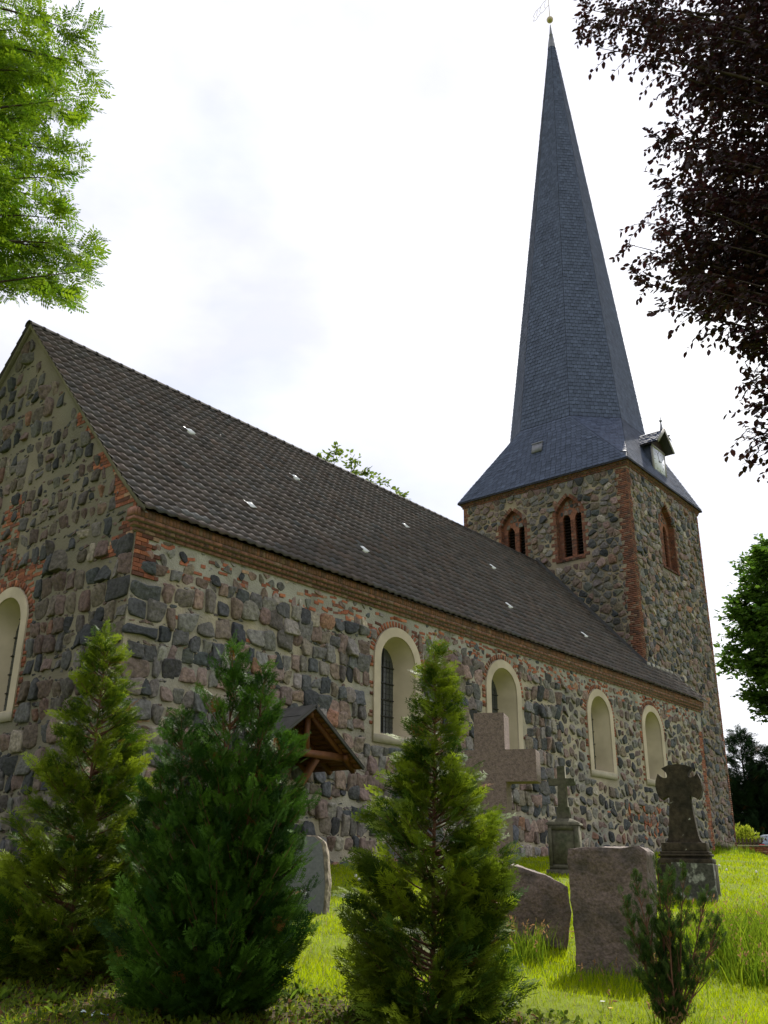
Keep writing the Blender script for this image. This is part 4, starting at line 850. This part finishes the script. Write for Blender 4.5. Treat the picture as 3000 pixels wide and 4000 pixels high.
# ------------------------------------------------------------------ broadleaf trees
LT = np.array([(0, 0, 0), (.32, .29, .05), (.7, .23, .03), (1, 0, -.06), (.7, -.23, .03), (.32, -.29, .05)]); LF = np.array([[0, 1, 2, 3], [0, 3, 4, 5]])
def pinnate():
    V = []; F = []
    for i in range(5):
        x = .15+i*.18
        for s in ((-1, 1) if i < 4 else (0,)):
            d = np.array((.55, .83*s)) if s else np.array((1., 0.)); n_ = np.array((-d[1], d[0])); p = np.array((x, 0)); l = .42; w_ = .075; k = len(V)
            for q in (p, p+d*l*.45+n_*w_, p+d*l, p+d*l*.45-n_*w_): V.append((q[0], q[1], -.12*q[0]**2-.1*abs(q[1])))
            F.append([k, k+1, k+2, k+3])
    return np.array(V), np.array(F)
AT, AF = pinnate()
def broadleaf(name, base, trunk_h, tr, tips, ntw, nlf, ll, tmpl, cols, m, label, seed, twig=.45, droop=.25, start=.35, spread=.0, group=None, hang=.0, rise=1.0):
    r = np.random.default_rng(seed); root = tag(empty(name, base), label, 'tree', group); tk = MB(); cr = MB(); base = np.array(base, float); cols = np.array(cols)
    k = np.linspace(0, 1, 8)[:, None]; tp = np.concatenate([.25*np.sin(k*3), .2*np.sin(k*2+1)-.17, k*trunk_h], 1); tube(tk, tp, np.linspace(tr, tr*.2, 8), 9)
    P = []; D = []; N = []; L = []
    for T in tips:
        T = np.array(T, float)-base; hd_ = math.hypot(T[0], T[1]); z0 = np.clip(T[2]-hd_*rise*r.uniform(.3, .75)+r.uniform(-.5, .5), .12*trunk_h, .97*trunk_h)
        A = np.array([np.interp(z0/trunk_h, k[:, 0], tp[:, j]) for j in range(3)]); u = np.linspace(0, 1, 9)[:, None]; B = A+(T-A)*np.array((.5, .5, .75))+r.normal(0, .15, 3)*hd_*.2
        pts = (1-u)**2*A+2*u*(1-u)*B+u**2*T; tube(tk, pts, np.linspace(max(.02, tr*.22), .004, 9), 5)
        s = start+(1-start)*r.random(ntw)**.75; s[:2] = 1; q = np.stack([np.interp(s, u[:, 0], pts[:, j]) for j in range(3)], 1); dm_ = (T-A)/np.linalg.norm(T-A)
        sd_ = np.cross(dm_, (0, 0, 1)); sd_ /= np.linalg.norm(sd_)+1e-6
        d = dm_*r.uniform(.3, 1.1, (ntw, 1))+sd_*(r.choice([-1, 1], ntw)*r.uniform(.3, 1.1, ntw))[:, None]+np.array((0, 0, 1))*r.normal(-droop, .35, (ntw, 1)); d /= np.linalg.norm(d, axis=1)[:, None]
        tl_ = twig*r.uniform(.5, 1.2, ntw)
        for a, b_, l_ in zip(q, d, tl_): tube(tk, [a, a+b_*l_*.5, a+b_*l_+np.array((0, 0, -.12*l_))], [.006, .004, .002], 3)
        f = (np.arange(nlf)+.6)/nlf; q2 = q[:, None]+d[:, None]*(tl_[:, None]*f[None])[..., None]; q2 = q2+np.array((0, 0, -.12))*(tl_[:, None]*f[None]**2)[..., None]
        q2 = q2.reshape(-1, 3); dd = np.repeat(d, nlf, 0); sg = np.tile(np.where(np.arange(nlf) % 2, 1, -1), ntw); ss = np.cross(dd, (0, 0, 1)); ss /= np.linalg.norm(ss, axis=1)[:, None]+1e-6
        P.append(q2); D.append(dd*.7+ss*sg[:, None]*.75+r.normal(0, .25, dd.shape)+np.array((0, 0, -hang))); nn = np.array((0, 0, 1.))+r.normal(0, .55, dd.shape); N.append(nn); L.append(ll*r.uniform(.6, 1.2, len(q2)))
    P = np.concatenate(P); D = np.concatenate(D); N = np.concatenate(N); L = np.concatenate(L); w = r.random((len(P), 1)); c = (cols[0]*(1-w)+cols[1]*w)*r.uniform(.8, 1.2, (len(P), 1))
    inst(cr, P, D, N, L, tmpl[0], tmpl[1], c); tk.build('trunk', M['bark'], root); cr.build('crown', M[m], root); return root
BT = [(-0.22, -10.13, 12.1), (0.65, -9.71, 12.86), (-0.91, -10.58, 10.39), (0.83, -10.14, 12.66), (-0.3, -11.1, 10.16), (-0.14, -10.83, 10.97), (0.9, -11.12, 10.75), (0.09, -11.61, 9.45), (0.25, -11.11, 9.69), (-0.81, -11.56, 8.09), (0.57, -10.67, 9.86), (0.17, -10.93, 8.6), (-0.47, -10.57, 7.4), (0.54, -10.38, 8.5), (-0.36, -11.01, 7.91), (-0.19, -10.52, 7.01), (-0.76, -10.99, 6.13), (-0.18, -10.85, 7.15), (-0.51, -11.24, 6.59), (-0.33, -11.36, 6.04), (0.78, -11.32, 7.13), (-0.18, -11.68, 6.18), (0.26, -11.59, 5.88), (1.36, -11.49, 6.78), (1.25, -11.27, 5.93), (0.85, -11.74, 6.01), (0.33, -11.39, 4.82), (-0.2, -11.67, 4.39), (-0.44, -11.75, 4.7), (1.32, -11.43, 4.74), (0.35, -11.66, 3.93), (-0.52, -11.84, 4.81), (0.44, -11.15, 7.74), (0.87, -11.42, 7.72)]
rr_ = np.random.default_rng(77); VR = np.array((.64, -.77, 0)); VF = np.array((.77, .64, 0)); BX = []
BT = [tuple(np.array(p)+VR*.22) for p in BT]
for p in BT:
    p = np.array(p)
    for _ in range(8):
        BX.append(tuple(p+VR*rr_.uniform(.2, 2.6)+VF*rr_.uniform(-.6, 2.0)+np.array((0, 0, rr_.uniform(-.25, .5)))))
for _ in range(60):
    a = rr_.uniform(0, 6.28); BX.append((3.4+4.2*math.cos(a)*rr_.uniform(.5, 1), -15.8+4.2*math.sin(a)*rr_.uniform(.5, 1), rr_.uniform(4.5, 13.5)))
def crown_edge(p):
    """keeps the crown's ragged western outline: high boughs reach far out, low ones stay short"""
    d = np.array(p)-CAM; r = d@VR/(d@VF); e = d[2]/math.hypot(d@VF, d@VR)
    return r > np.interp(e, [.28, .44, .52, .60, .66, .80, .92, 1.05, 1.2], [.60, .50, .49, .455, .31, .36, .40, .33, .27])
BX = [p for p in BX if crown_edge(p)]
broadleaf('copper_beech', (3.4, -15.8, -1.2), 13.5, .30, BT+BX, 42, 8, .092, (LT, LF), ((.018, .008, .012), (.048, .013, .016)), 'bleaf', 'dark purple copper beech hanging into the upper right of the view', 31, twig=.38, droop=.35, start=.45, hang=.35)
AS = [(-1.29, 7.0, 24.27), (0.04, 8.1, 25.11), (-1.98, 4.19, 19.81), (0.33, 5.83, 22.95), (0.54, 5.33, 21.41), (-0.4, 3.58, 18.28), (0.56, 6.34, 20.37), (0.78, 7.41, 20.26), (0.74, 5.98, 18.72), (-0.02, 4.5, 16.43), (0.88, 7.29, 18.67), (0.65, 5.56, 16.0), (1.33, 5.2, 15.3), (1.79, 6.33, 15.75), (0.53, 3.57, 13.25), (1.79, 6.71, 14.88), (0.83, 6.44, 14.65), (0.34, 7.25, 15.36), (-1.04, 4.61, 19.4), (-0.37, 7.65, 21.01), (-1.16, 4.66, 17.74), (-1.77, 4.33, 16.34), (0.69, 7.47, 17.62), (0.18, 7.73, 17.1), (0.89, 7.49, 16.42), (-0.66, 5.98, 16.95), (-2.04, 5.47, 20.15), (-1.92, 3.99, 14.63), (-0.45, 6.83, 15.34), (0.32, 6.89, 22.73), (1.42, 7.0, 16.01)]
AX = []; AS = [tuple(np.array(p)-VR*.5+np.array((0, 0, .75))) for p in AS]
for p in AS:
    for _ in range(2): AX.append(tuple(np.array(p)-VR*rr_.uniform(.4, 3.5)+VF*rr_.uniform(-1, 2.5)+np.array((0, 0, rr_.uniform(-.1, 1.0)))))
AX = [p for p in AX if p[2] > 16.2]
broadleaf('ash_tree', (-6.5, 9.5, .2), 23, .50, AS+AX, 19, 6, .39, (AT, AF), ((.07, .16, .008), (.21, .31, .012)), 'aleaf', 'bright green ash tree with feathery leaves in the upper left', 32, twig=.75, droop=.05, start=.45, rise=.7)
def ball_tips(c, rad, n, seed):
    r = np.random.default_rng(seed); v = r.normal(0, 1, (n, 3)); v /= np.linalg.norm(v, axis=1)[:, None]; v *= (r.uniform(.55, 1.08, (n, 1)))
    return [tuple(np.array(c)+q*np.array(rad)) for q in v]
broadleaf('linden_tree', (50.3, -1.2, .2), 17.5, .45, ball_tips((49.6, -.3, 13.6), (5.8, 5.8, 6.0), 300, 1), 46, 10, .34, (LT, LF), ((.035, .090, .010), (.09, .165, .016)), 'aleaf', 'full green linden tree at the right edge beyond the tower', 33, twig=1.1, droop=.1, start=.5)
tp_ = [(24.75, 18.95, 21.6), (25.11, 18.57, 22.0), (26.0, 17.61, 21.5), (26.23, 17.36, 21.0), (27.0, 16.6, 20.4), (27.61, 15.73, 19.6), (24.0, 19.6, 20.8)]
broadleaf('backdrop_tree', (26.5, 19.5, .3), 19.5, .35, tp_+ball_tips((26.2, 18.8, 15.5), (4.5, 4.5, 4.5), 40, 2), 9, 6, .32, (LT, LF), ((.08, .13, .02), (.18, .24, .03)), 'aleaf', 'light green treetop just showing over the nave ridge', 34, twig=.9, droop=.0, start=.6)
# ------------------------------------------------------------------ far edge of the churchyard
P0, P1 = np.array((41.6, 6.5)), np.array((44.2, -9.0)); d_ = (P1-P0); Lw = float(np.linalg.norm(d_)); d_ /= Lw
WP = Pl((P0[0], P0[1], .25), (d_[0], d_[1], 0), (0, 0, 1), (-d_[1]*-1*-1, 0, 0)); nrm = np.array((d_[1], -d_[0], 0)); nrm = nrm if nrm[0] < 0 else -nrm; WP = Pl((P0[0], P0[1], .2), (d_[0], d_[1], 0), (0, 0, 1), nrm)
wr = np.random.default_rng(4); b = MB(); boxp(b, WP, 0, Lw, -.4, .74, -.15, .15, (.10, .08, .06))
courses(b, Pl(WP(0, 0, .15), WP.U, WP.V, WP.N), 0, .74, lambda v, i: (0, Lw), wr)
LW = b.build('low_brick_wall', M['lowbrick']); tag(LW, 'low dark brick boundary wall with pale coping beyond the tower', 'wall')
b = MB(); boxp(b, WP, -.02, Lw+.02, .745, .81, -.2, .2, (.38, .34, .26)); b.build('coping', M['sillstone'], LW)
b = MB(); FP = Pl((43.3, 6.6, .1), (d_[0], d_[1], 0), (0, 0, 1), nrm); FE = tag(empty('picket_fence', (43.3, 6.6, .1)), 'dark wooden picket fence under the yellow-green shrub', 'fence'); FL = Pl((0, 0, 0), FP.U, FP.V, FP.N)
for i in range(21): prism(b, FL, [(i*.2, .1), (i*.2+.09, .1), (i*.2+.09, 1.25), (i*.2+.045, 1.32), (i*.2, 1.25)], -.012, .012)
b.build('pickets', M['fencewood'], FE); part('rail', lambda b: (boxp(b, FL, 0, 4.2, .35, .43, -.05, -.013), boxp(b, FL, 0, 4.2, 1.0, 1.08, -.05, -.013)), M['fencewood'], FE)
def shrub(name, c, rad, n, ll, cols, label, seed, m='aleaf'):
    r = np.random.default_rng(seed); root = tag(empty(name, (c[0], c[1], float(tz(c[0], c[1])))), label, 'shrub'); b = MB(); t = MB(); o = np.array(root.location); cl = np.array(c)-o
    v = r.normal(0, 1, (n, 3)); v /= np.linalg.norm(v, axis=1)[:, None]; v *= r.uniform(.4, 1.05, (n, 1)); P = cl+v*np.array(rad); P[:, 2] = np.abs(P[:, 2]); w = r.random((n, 1)); cols = np.array(cols)
    inst(b, P, v+np.array((0, 0, .8))+r.normal(0, .5, v.shape), r.normal(0, 1, v.shape), ll*r.uniform(.6, 1.2, n), LT, LF, cols[0]*(1-w)+cols[1]*w)
    for i in range(0, n, max(1, n//40)): tube(t, [(0, 0, 0), P[i]*.5+(0, 0, .1), P[i]], [.03, .015, .006], 4)
    b.build('foliage', M[m], root); t.build('stems', M['bark'], root)
shrub('flowering_shrub', (44.9, 4.7, 1.15), (.75, 1.1, .95), 1500, .20, ((.20, .26, .02), (.34, .38, .03)), 'bright yellow-green shrub behind the low wall beside the tower', 61)
# parked hatchback behind the wall
car = tag(empty('parked_car', (44.25, 3.75, .08)), 'silver-blue hatchback parked behind the low wall at the right edge', 'car'); ca = math.atan2(-.77, .64)
CU = (math.cos(ca), math.sin(ca), 0); CN = (-math.sin(ca)*-1, -math.cos(ca), 0)
CPl = Pl((0, 0, .08), CU, (0, 0, 1), (CU[1], -CU[0], 0))
side = [(0.0, .35), (.02, .62), (.08, .88), (.30, .98), (2.95, .95), (3.85, .80), (4.0, .55), (3.98, .3), (3.5, .22), (.3, .22)]
cab = [(.10, .96), (.62, 1.40), (.80, 1.45), (1.9, 1.46), (2.3, 1.38), (3.0, .95)]
def body(b):
    prism(b, CPl, side, -.85, .85)
    c = np.array(cab); k = len(c); V = np.concatenate([CPl(c[:, 0], c[:, 1], np.where(c[:, 1] > 1.2, .62, .82)), CPl(c[:, 0], c[:, 1], np.where(c[:, 1] > 1.2, -.62, -.82))])
    b.add(V, np.array([[i, (i+1) % k, k+(i+1) % k, k+i] for i in range(k)])); b.add(V[:k], [list(range(k))]); b.add(V[k:], [list(range(k))])
o = part('body', body, M['carpaint'], car); bv = o.modifiers.new('b', 'BEVEL'); bv.width = .05; bv.segments = 3; bv.limit_method = 'ANGLE'
for s in (-1, 1):
    def sw_(b):
        for q in ([(.95, 1.0), (.98, 1.36), (1.45, 1.39), (1.45, 1.0)], [(1.52, 1.0), (1.52, 1.39), (2.2, 1.33), (2.75, 1.0)], [(.45, 1.02), (.72, 1.30), (.88, 1.34), (.86, 1.02)]):
            q = np.array(q); nn = np.where(q[:, 1] > 1.2, .655, .825)+.02; b.add(CPl(q[:, 0], q[:, 1], s*nn), [[0, 1, 2, 3]])
    part('side_window', sw_, M['carglass'], car)
    part('tail_light', lambda b: boxp(b, CPl, -.02, .22, .72, .92, s*.62, s*.87), M['red'], car)
    for xw in (.75, 3.15):
        def wh(b): 
            c = CPl(xw, .30, s*.70); tube(b, [CPl(xw, .3, s*.66), CPl(xw, .3, s*.86)], [.31, .31], 20)
        w_ = part('wheel', wh, M['rubber'], car); part('rim', lambda b: face(b, CPl, np.array([(xw+.2*math.cos(t), .3+.2*math.sin(t)) for t in np.linspace(0, 6.28, 16, endpoint=False)]), s*.865), M['rim'], w_)
part('rear_window', lambda b: b.add(CPl(np.array([.14, .58, .58, .14]), np.array([1.0, 1.365, 1.365, 1.0])+.02, np.array([.70, .56, -.56, -.70])), [[0, 1, 2, 3]]), M['carglass'], car)
# house behind the yews
hs = tag(empty('house', (66, 1.5, 0)), 'distant house with a red tiled roof behind the dark yews', 'house')
HP = Pl((0, 0, 0), (.25, -.97, 0), (0, 0, 1), (-.97, -.25, 0))
part('wall', lambda b: (boxp(b, HP, -6, 6, -1, 3.2, -8, 0),), M['housewall'], hs)
part('roof', lambda b: (b.add(HP(np.array([-6.3, 6.3, 6.3, -6.3, -6.3, 6.3]), np.array([3.0, 3.0, 7.2, 7.2, 3.0, 3.0]), np.array([.4, .4, -4, -4, -8.4, -8.4])), [[0, 1, 2, 3], [3, 2, 5, 4]]), b.add(HP(np.array([-6, -6, -6]), np.array([3.2, 3.2, 7.0]), np.array([0, -8, -4.])), [[0, 1, 2]])), M['redroof'], hs)
for u in (-3.5, 0, 3.5):
    w_ = part('window', lambda b: boxp(b, HP, u-.6, u+.6, 1.0, 2.3, .003, .05), M['white'], hs); part('pane', lambda b: boxp(b, HP, u-.5, u+.5, 1.1, 2.2, .051, .06), M['carglass'], w_)
# ------------------------------------------------------------------ grass, weeds, small things
gr = np.random.default_rng(9)
def in_church(x, y): return ((x > -.1) & (x < LN+.1) & (y > -.05)) | ((x > 25) & (x < TX1+.1) & (y > TY0-.1))
def scatter(n, d0, d1, a0, a1, power=1.0):
    D = np.exp(gr.uniform(math.log(d0), math.log(d1), n)); A = np.radians(gr.uniform(a0, a1, n)); return CAM[0]+D*np.cos(A), CAM[1]+D*np.sin(A), D
yaw_d = math.degrees(YAW)
x, y, D = scatter(330000, 6.0, 60, yaw_d-32, yaw_d+26)
k = ~in_church(x, y) & (gr.random(len(x)) > soil(x, y)*.72) & (x < 43); x, y, D = x[k], y[k], D[k]
pat = .5+.5*np.sin(x*1.9+1.3*np.sin(y*1.4))*np.cos(y*2.3+np.sin(x*.8)); h = gr.uniform(.03, .07, len(x))*(1+.35*pat)*(1+.004*D); a = gr.uniform(0, 6.283, len(x)); w = .0032*(D/7.5)*gr.uniform(.8, 1.4, len(x))
z = tz(x, y)-.01; lean = gr.normal(0, .45, (len(x), 2))*h[:, None]
B0 = np.stack([x-np.cos(a)*w, y-np.sin(a)*w, z], 1); B1 = np.stack([x+np.cos(a)*w, y+np.sin(a)*w, z], 1); T = np.stack([x+lean[:, 0], y+lean[:, 1], z+h], 1)
mixw = np.clip(gr.random(len(x))*.7+.3*pat, 0, 1)[:, None]; col = (1-mixw)*np.array([[.18, .28, .002]])+mixw*np.array([[.40, .46, .004]]); dry = gr.random(len(x)) < .035; col[dry] = (.28, .22, .09)
b = MB(); V = np.stack([B0, B1, T], 1).reshape(-1, 3); b.add(V, np.arange(len(V)).reshape(-1, 3), col); tag(b.build('grass', M['grass']), 'short yellow-green lawn of the churchyard', 'grass', kind='stuff')
def tall(centers, n, h0, h1, name, label, wd=.004, cols=((.07, .14, .008), (.21, .28, .015)), seed=.3):
    b = MB(); c = np.array(centers); i = gr.integers(0, len(c), n); x = c[i, 0]+gr.normal(0, 1, n)*c[i, 2]; y = c[i, 1]+gr.normal(0, 1, n)*c[i, 2]; z = tz(x, y)-.02
    h = gr.uniform(h0, h1, n)*c[i, 3]; a = gr.uniform(0, 6.28, n); ld = gr.normal(0, .28, (n, 2))*h[:, None]; sx = np.stack([np.cos(a), np.sin(a), 0*a], 1)*wd
    base = np.stack([x, y, z], 1); up = np.array((0, 0, 1.)); L3 = np.concatenate([ld, 0*ld[:, :1]], 1); P1_ = base+up*h[:, None]*.55+L3*.3; P2 = base+up*h[:, None]*.95+L3
    V = np.stack([base-sx, base+sx, P1_+sx*.8, P1_-sx*.8, P2], 1); m = gr.random((n, 1)); col = np.array([cols[0]])*(1-m)+np.array([cols[1]])*m
    F4 = np.arange(n)[:, None]*5+np.array([[0, 1, 2, 3]]); F3 = np.arange(n)[:, None]*5+np.array([[3, 2, 4]])
    b._c(F4, col, 0); b.add(V.reshape(-1, 3), F3, col)
    s = gr.random(n) < seed*.2
    if s.any():
        for p, l in zip(P2[s], L3[s]):
            k_ = 7; q = p+np.linspace(-.10, .02, k_)[:, None]*np.array((0, 0, 1.))+gr.normal(0, .012, (k_, 3)); inst(b, q, gr.normal(0, .6, (k_, 3))+np.array((0, 0, .7)), gr.normal(0, 1, (k_, 3)), np.full(k_, .045), LT*np.array((1, .5, 1)), LF, np.tile([[.26, .15, .07]], (k_, 1)))
    return tag(b.build(name, M['grass']), label, 'grass', kind='stuff')
tall([(.9, -10.9, .35, 1), (1.7, -11.3, .45, 1), (2.6, -11.9, .5, 1), (.4, -10.8, .25, .8), (1.3, -10.4, .3, .9), (-.2, -11.2, .25, .55), (3.2, -11.2, .5, .9)], 4600, .28, .70, 'tall_grass', 'clump of tall unmown grass and weeds right of the sapling', .006, seed=.14)
tall([(-1.2, -9.25, .12, .8), (-.9, -9.1, .12, .7), (-.5, -8.9, .25, .5), (-1.6, -10.3, .2, .4), (-1.0, -10.5, .25, .45), (-2.9, -11.5, .2, .35), (-1.75, -10.9, .1, .8)], 900, .2, .6, 'rough_grass', 'rough grass tufts round the granite block and boulder', .004, seed=.3)
tall([(31, .3, .8, .9), (33, 0, .8, .8), (27.5, -.25, 1.2, .5), (20, -.25, 3, .4), (10, -.25, 3, .35), (36.5, 1.5, .5, .4)], 2600, .15, .5, 'wall_foot_grass', 'taller green growth along the foot of the church wall', .012, seed=0)
# broad leaved weeds in the bed
b = MB(); n = 8500; t = gr.random(n); ux = -6.6+t*3.4+gr.normal(0, .8, n)-.5*gr.random(n); uy = -6.3-t*4.6+gr.normal(0, .5, n)-gr.random(n)*1.3
k = soil(ux, uy) > .15; ux, uy = ux[k], uy[k]; n = len(ux); m = gr.random((n, 1))
lz = gr.uniform(0.0, .05, n); D_ = gr.normal(0, 1, (n, 3)); D_[:, 2] = np.abs(D_[:, 2])*.7+.1
inst(b, np.stack([ux, uy, tz(ux, uy)+lz], 1), D_, np.array((0, 0, 1.))+gr.normal(0, .4, (n, 3)), gr.uniform(.025, .06, n), LT, LF, np.array([[.045, .085, .01]])*(1-m)+np.array([[.15, .19, .02]])*m)
cl = 70; ccx = gr.uniform(-6.8, -3.0, cl); ccy = -8.6+(ccx+4.9)*-1.2+gr.normal(0, .7, cl)-.4
for X_, Y_ in zip(ccx, ccy):
    q = 8; a = gr.uniform(0, 6.28, q); inst(b, np.tile([[X_, Y_, float(tz(X_, Y_))]], (q, 1)), np.stack([np.cos(a), np.sin(a), gr.uniform(.4, 1.6, q)], 1), np.array((0, 0, 1.))+gr.normal(0, .3, (q, 3)), gr.uniform(.06, .13, q), LT*np.array((1, .7, 1)), LF, np.tile([[.10, .16, .015]], (q, 1))*gr.uniform(.7, 1.4, (q, 1)))
tag(b.build('weeds', M['grass']), 'low broad-leaved weeds on the dark soil of the conifer bed', 'weeds', kind='stuff')
b = MB(); n = 2600; t = gr.random(n); ux = -6.8+t*3.6+gr.normal(0, .8, n); uy = -6.3-t*4.6+gr.normal(0, .5, n)-gr.random(n)*1.5; k = soil(ux, uy) > .3; ux, uy = ux[k], uy[k]; n = len(ux); D_ = gr.normal(0, 1, (n, 3)); D_[:, 2] *= .25
inst(b, np.stack([ux, uy, tz(ux, uy)+gr.uniform(.01, .03, n)], 1), D_, np.array((0, 0, 1.))+gr.normal(0, .35, (n, 3)), gr.uniform(.03, .07, n), LT, LF, np.array([[.12, .065, .03]])*gr.uniform(.4, 1.6, (n, 1)))
tag(b.build('leaf_litter', M['grass']), 'brown fallen leaves scattered on the soil under the conifers', 'leaf litter', kind='stuff')
DL = ['dandelion seed head nearest the tall weathered cross', 'dandelion seed head a little behind the one by the cross', 'dandelion seed head furthest right on the sunny lawn', 'dandelion seed head nearest the church wall', 'dandelion seed head second from the church wall', 'dandelion seed head beside the grey headstone', 'dandelion seed head close to the grey headstone foot', 'tall dandelion seed head before the low brick wall']
for (x_, y_, hh), lb in zip(((13.14, -6.04, .16), (14.27, -5.45, .18), (13.27, -6.68, .16), (2.93, -3.37, .15), (2.69, -3.66, .12), (.42, -5.35, .14), (.3, -5.1, .1), (33.0, -2.4, .34)), DL):
    D0 = math.hypot(x_-CAM[0], y_-CAM[1]); root = tag(empty('dandelion', (x_, y_, float(tz(x_, y_)))), lb, 'flower', 'dandelion clocks on the lawn')
    part('stem', lambda b: tube(b, [(0, 0, 0), (.01, 0, hh*.5), (0, .01, hh)], [.004, .003, .003], 5), M['rbark'], root)
    part('seed_head', lambda b: uvsphere(b, (0, .01, hh+.02), .028, 10, 7), M['white'], root)
for (x_, y_), lb, c_ in (((-2.65, -10.8), 'small white daisy in the grass left of the sapling', (.8, .8, .78)), ((-2.82, -10.95), 'small yellow flower in the grass left of the sapling', (.7, .5, .03))):
    root = tag(empty('lawn_flower', (x_, y_, float(tz(x_, y_)))), lb, 'flower', 'small flowers in the near grass')
    part('stem', lambda b: tube(b, [(0, 0, 0), (0, 0, .08)], [.002, .002], 4), M['rbark'], root)
    def pet(b):
        q = 14; a = np.linspace(0, 6.28, q, endpoint=False); inst(b, np.tile([[0, 0, .08]], (q, 1)), np.stack([np.cos(a), np.sin(a), .3+0*a], 1), np.tile([[0, 0, 1.]], (q, 1)), np.full(q, .022), LT, LF, np.tile([c_], (q, 1)))
    part('petals', pet, M['petal'], root)
b = MB(); X_, Y_ = np.meshgrid(np.linspace(-.09, .09, 10), np.linspace(-.03, .03, 5), indexing='ij'); Zz = .02+.012*np.sin(X_*60)+.01*np.cos(Y_*90+X_*30); q = (np.arange(9)[:, None]*5+np.arange(4)[None]).ravel()
cc = np.where(((X_[:-1, :-1] > .02) & (np.abs(Y_[:-1, :-1]) < .02)).ravel()[:, None], np.array([[.08, .2, .55]]), np.array([[.5, .6, .65]]))
o_ = np.array((-5.62, -8.55, float(tz(-5.62, -8.55)))); b.add(np.stack([X_*.7+Y_*.77, -X_*.77+Y_*.64, Zz], -1).reshape(-1, 3)+o_, np.stack([q, q+5, q+6, q+1], 1), cc)
tag(b.build('plastic_scrap', M['plastic']), 'crumpled white and blue plastic scrap on the soil at lower left', 'litter')
# swallow over the tower
bi = tag(empty('swallow', (37.03, 3.31, 23.07)), 'small dark bird flying right of the clock dormer', 'bird')
def bird(b):
    tube(b, [(.22, -.1, -.12), (.1, -.05, -.05), (0, 0, 0), (-.12, .07, .07), (-.18, .1, .1)], [.015, .05, .065, .045, .01], 8)
    for s in (-1, 1): b.add([(0.02, 0, 0), (-.08, .05, .04), (-.02+s*.25, .1+s*.18, .02), (s*.52, s*.40+.02, -.10+s*.05), (.08+s*.2, s*.15, -.04)], [[0, 1, 2, 3, 4]])
    for s in (-1, 1): b.add([(.2, -.1, -.11), (.24, -.08+s*.03, -.13), (.40, -.16+s*.07, -.22)], [[0, 1, 2]])
part('body', bird, M['bird'], bi)
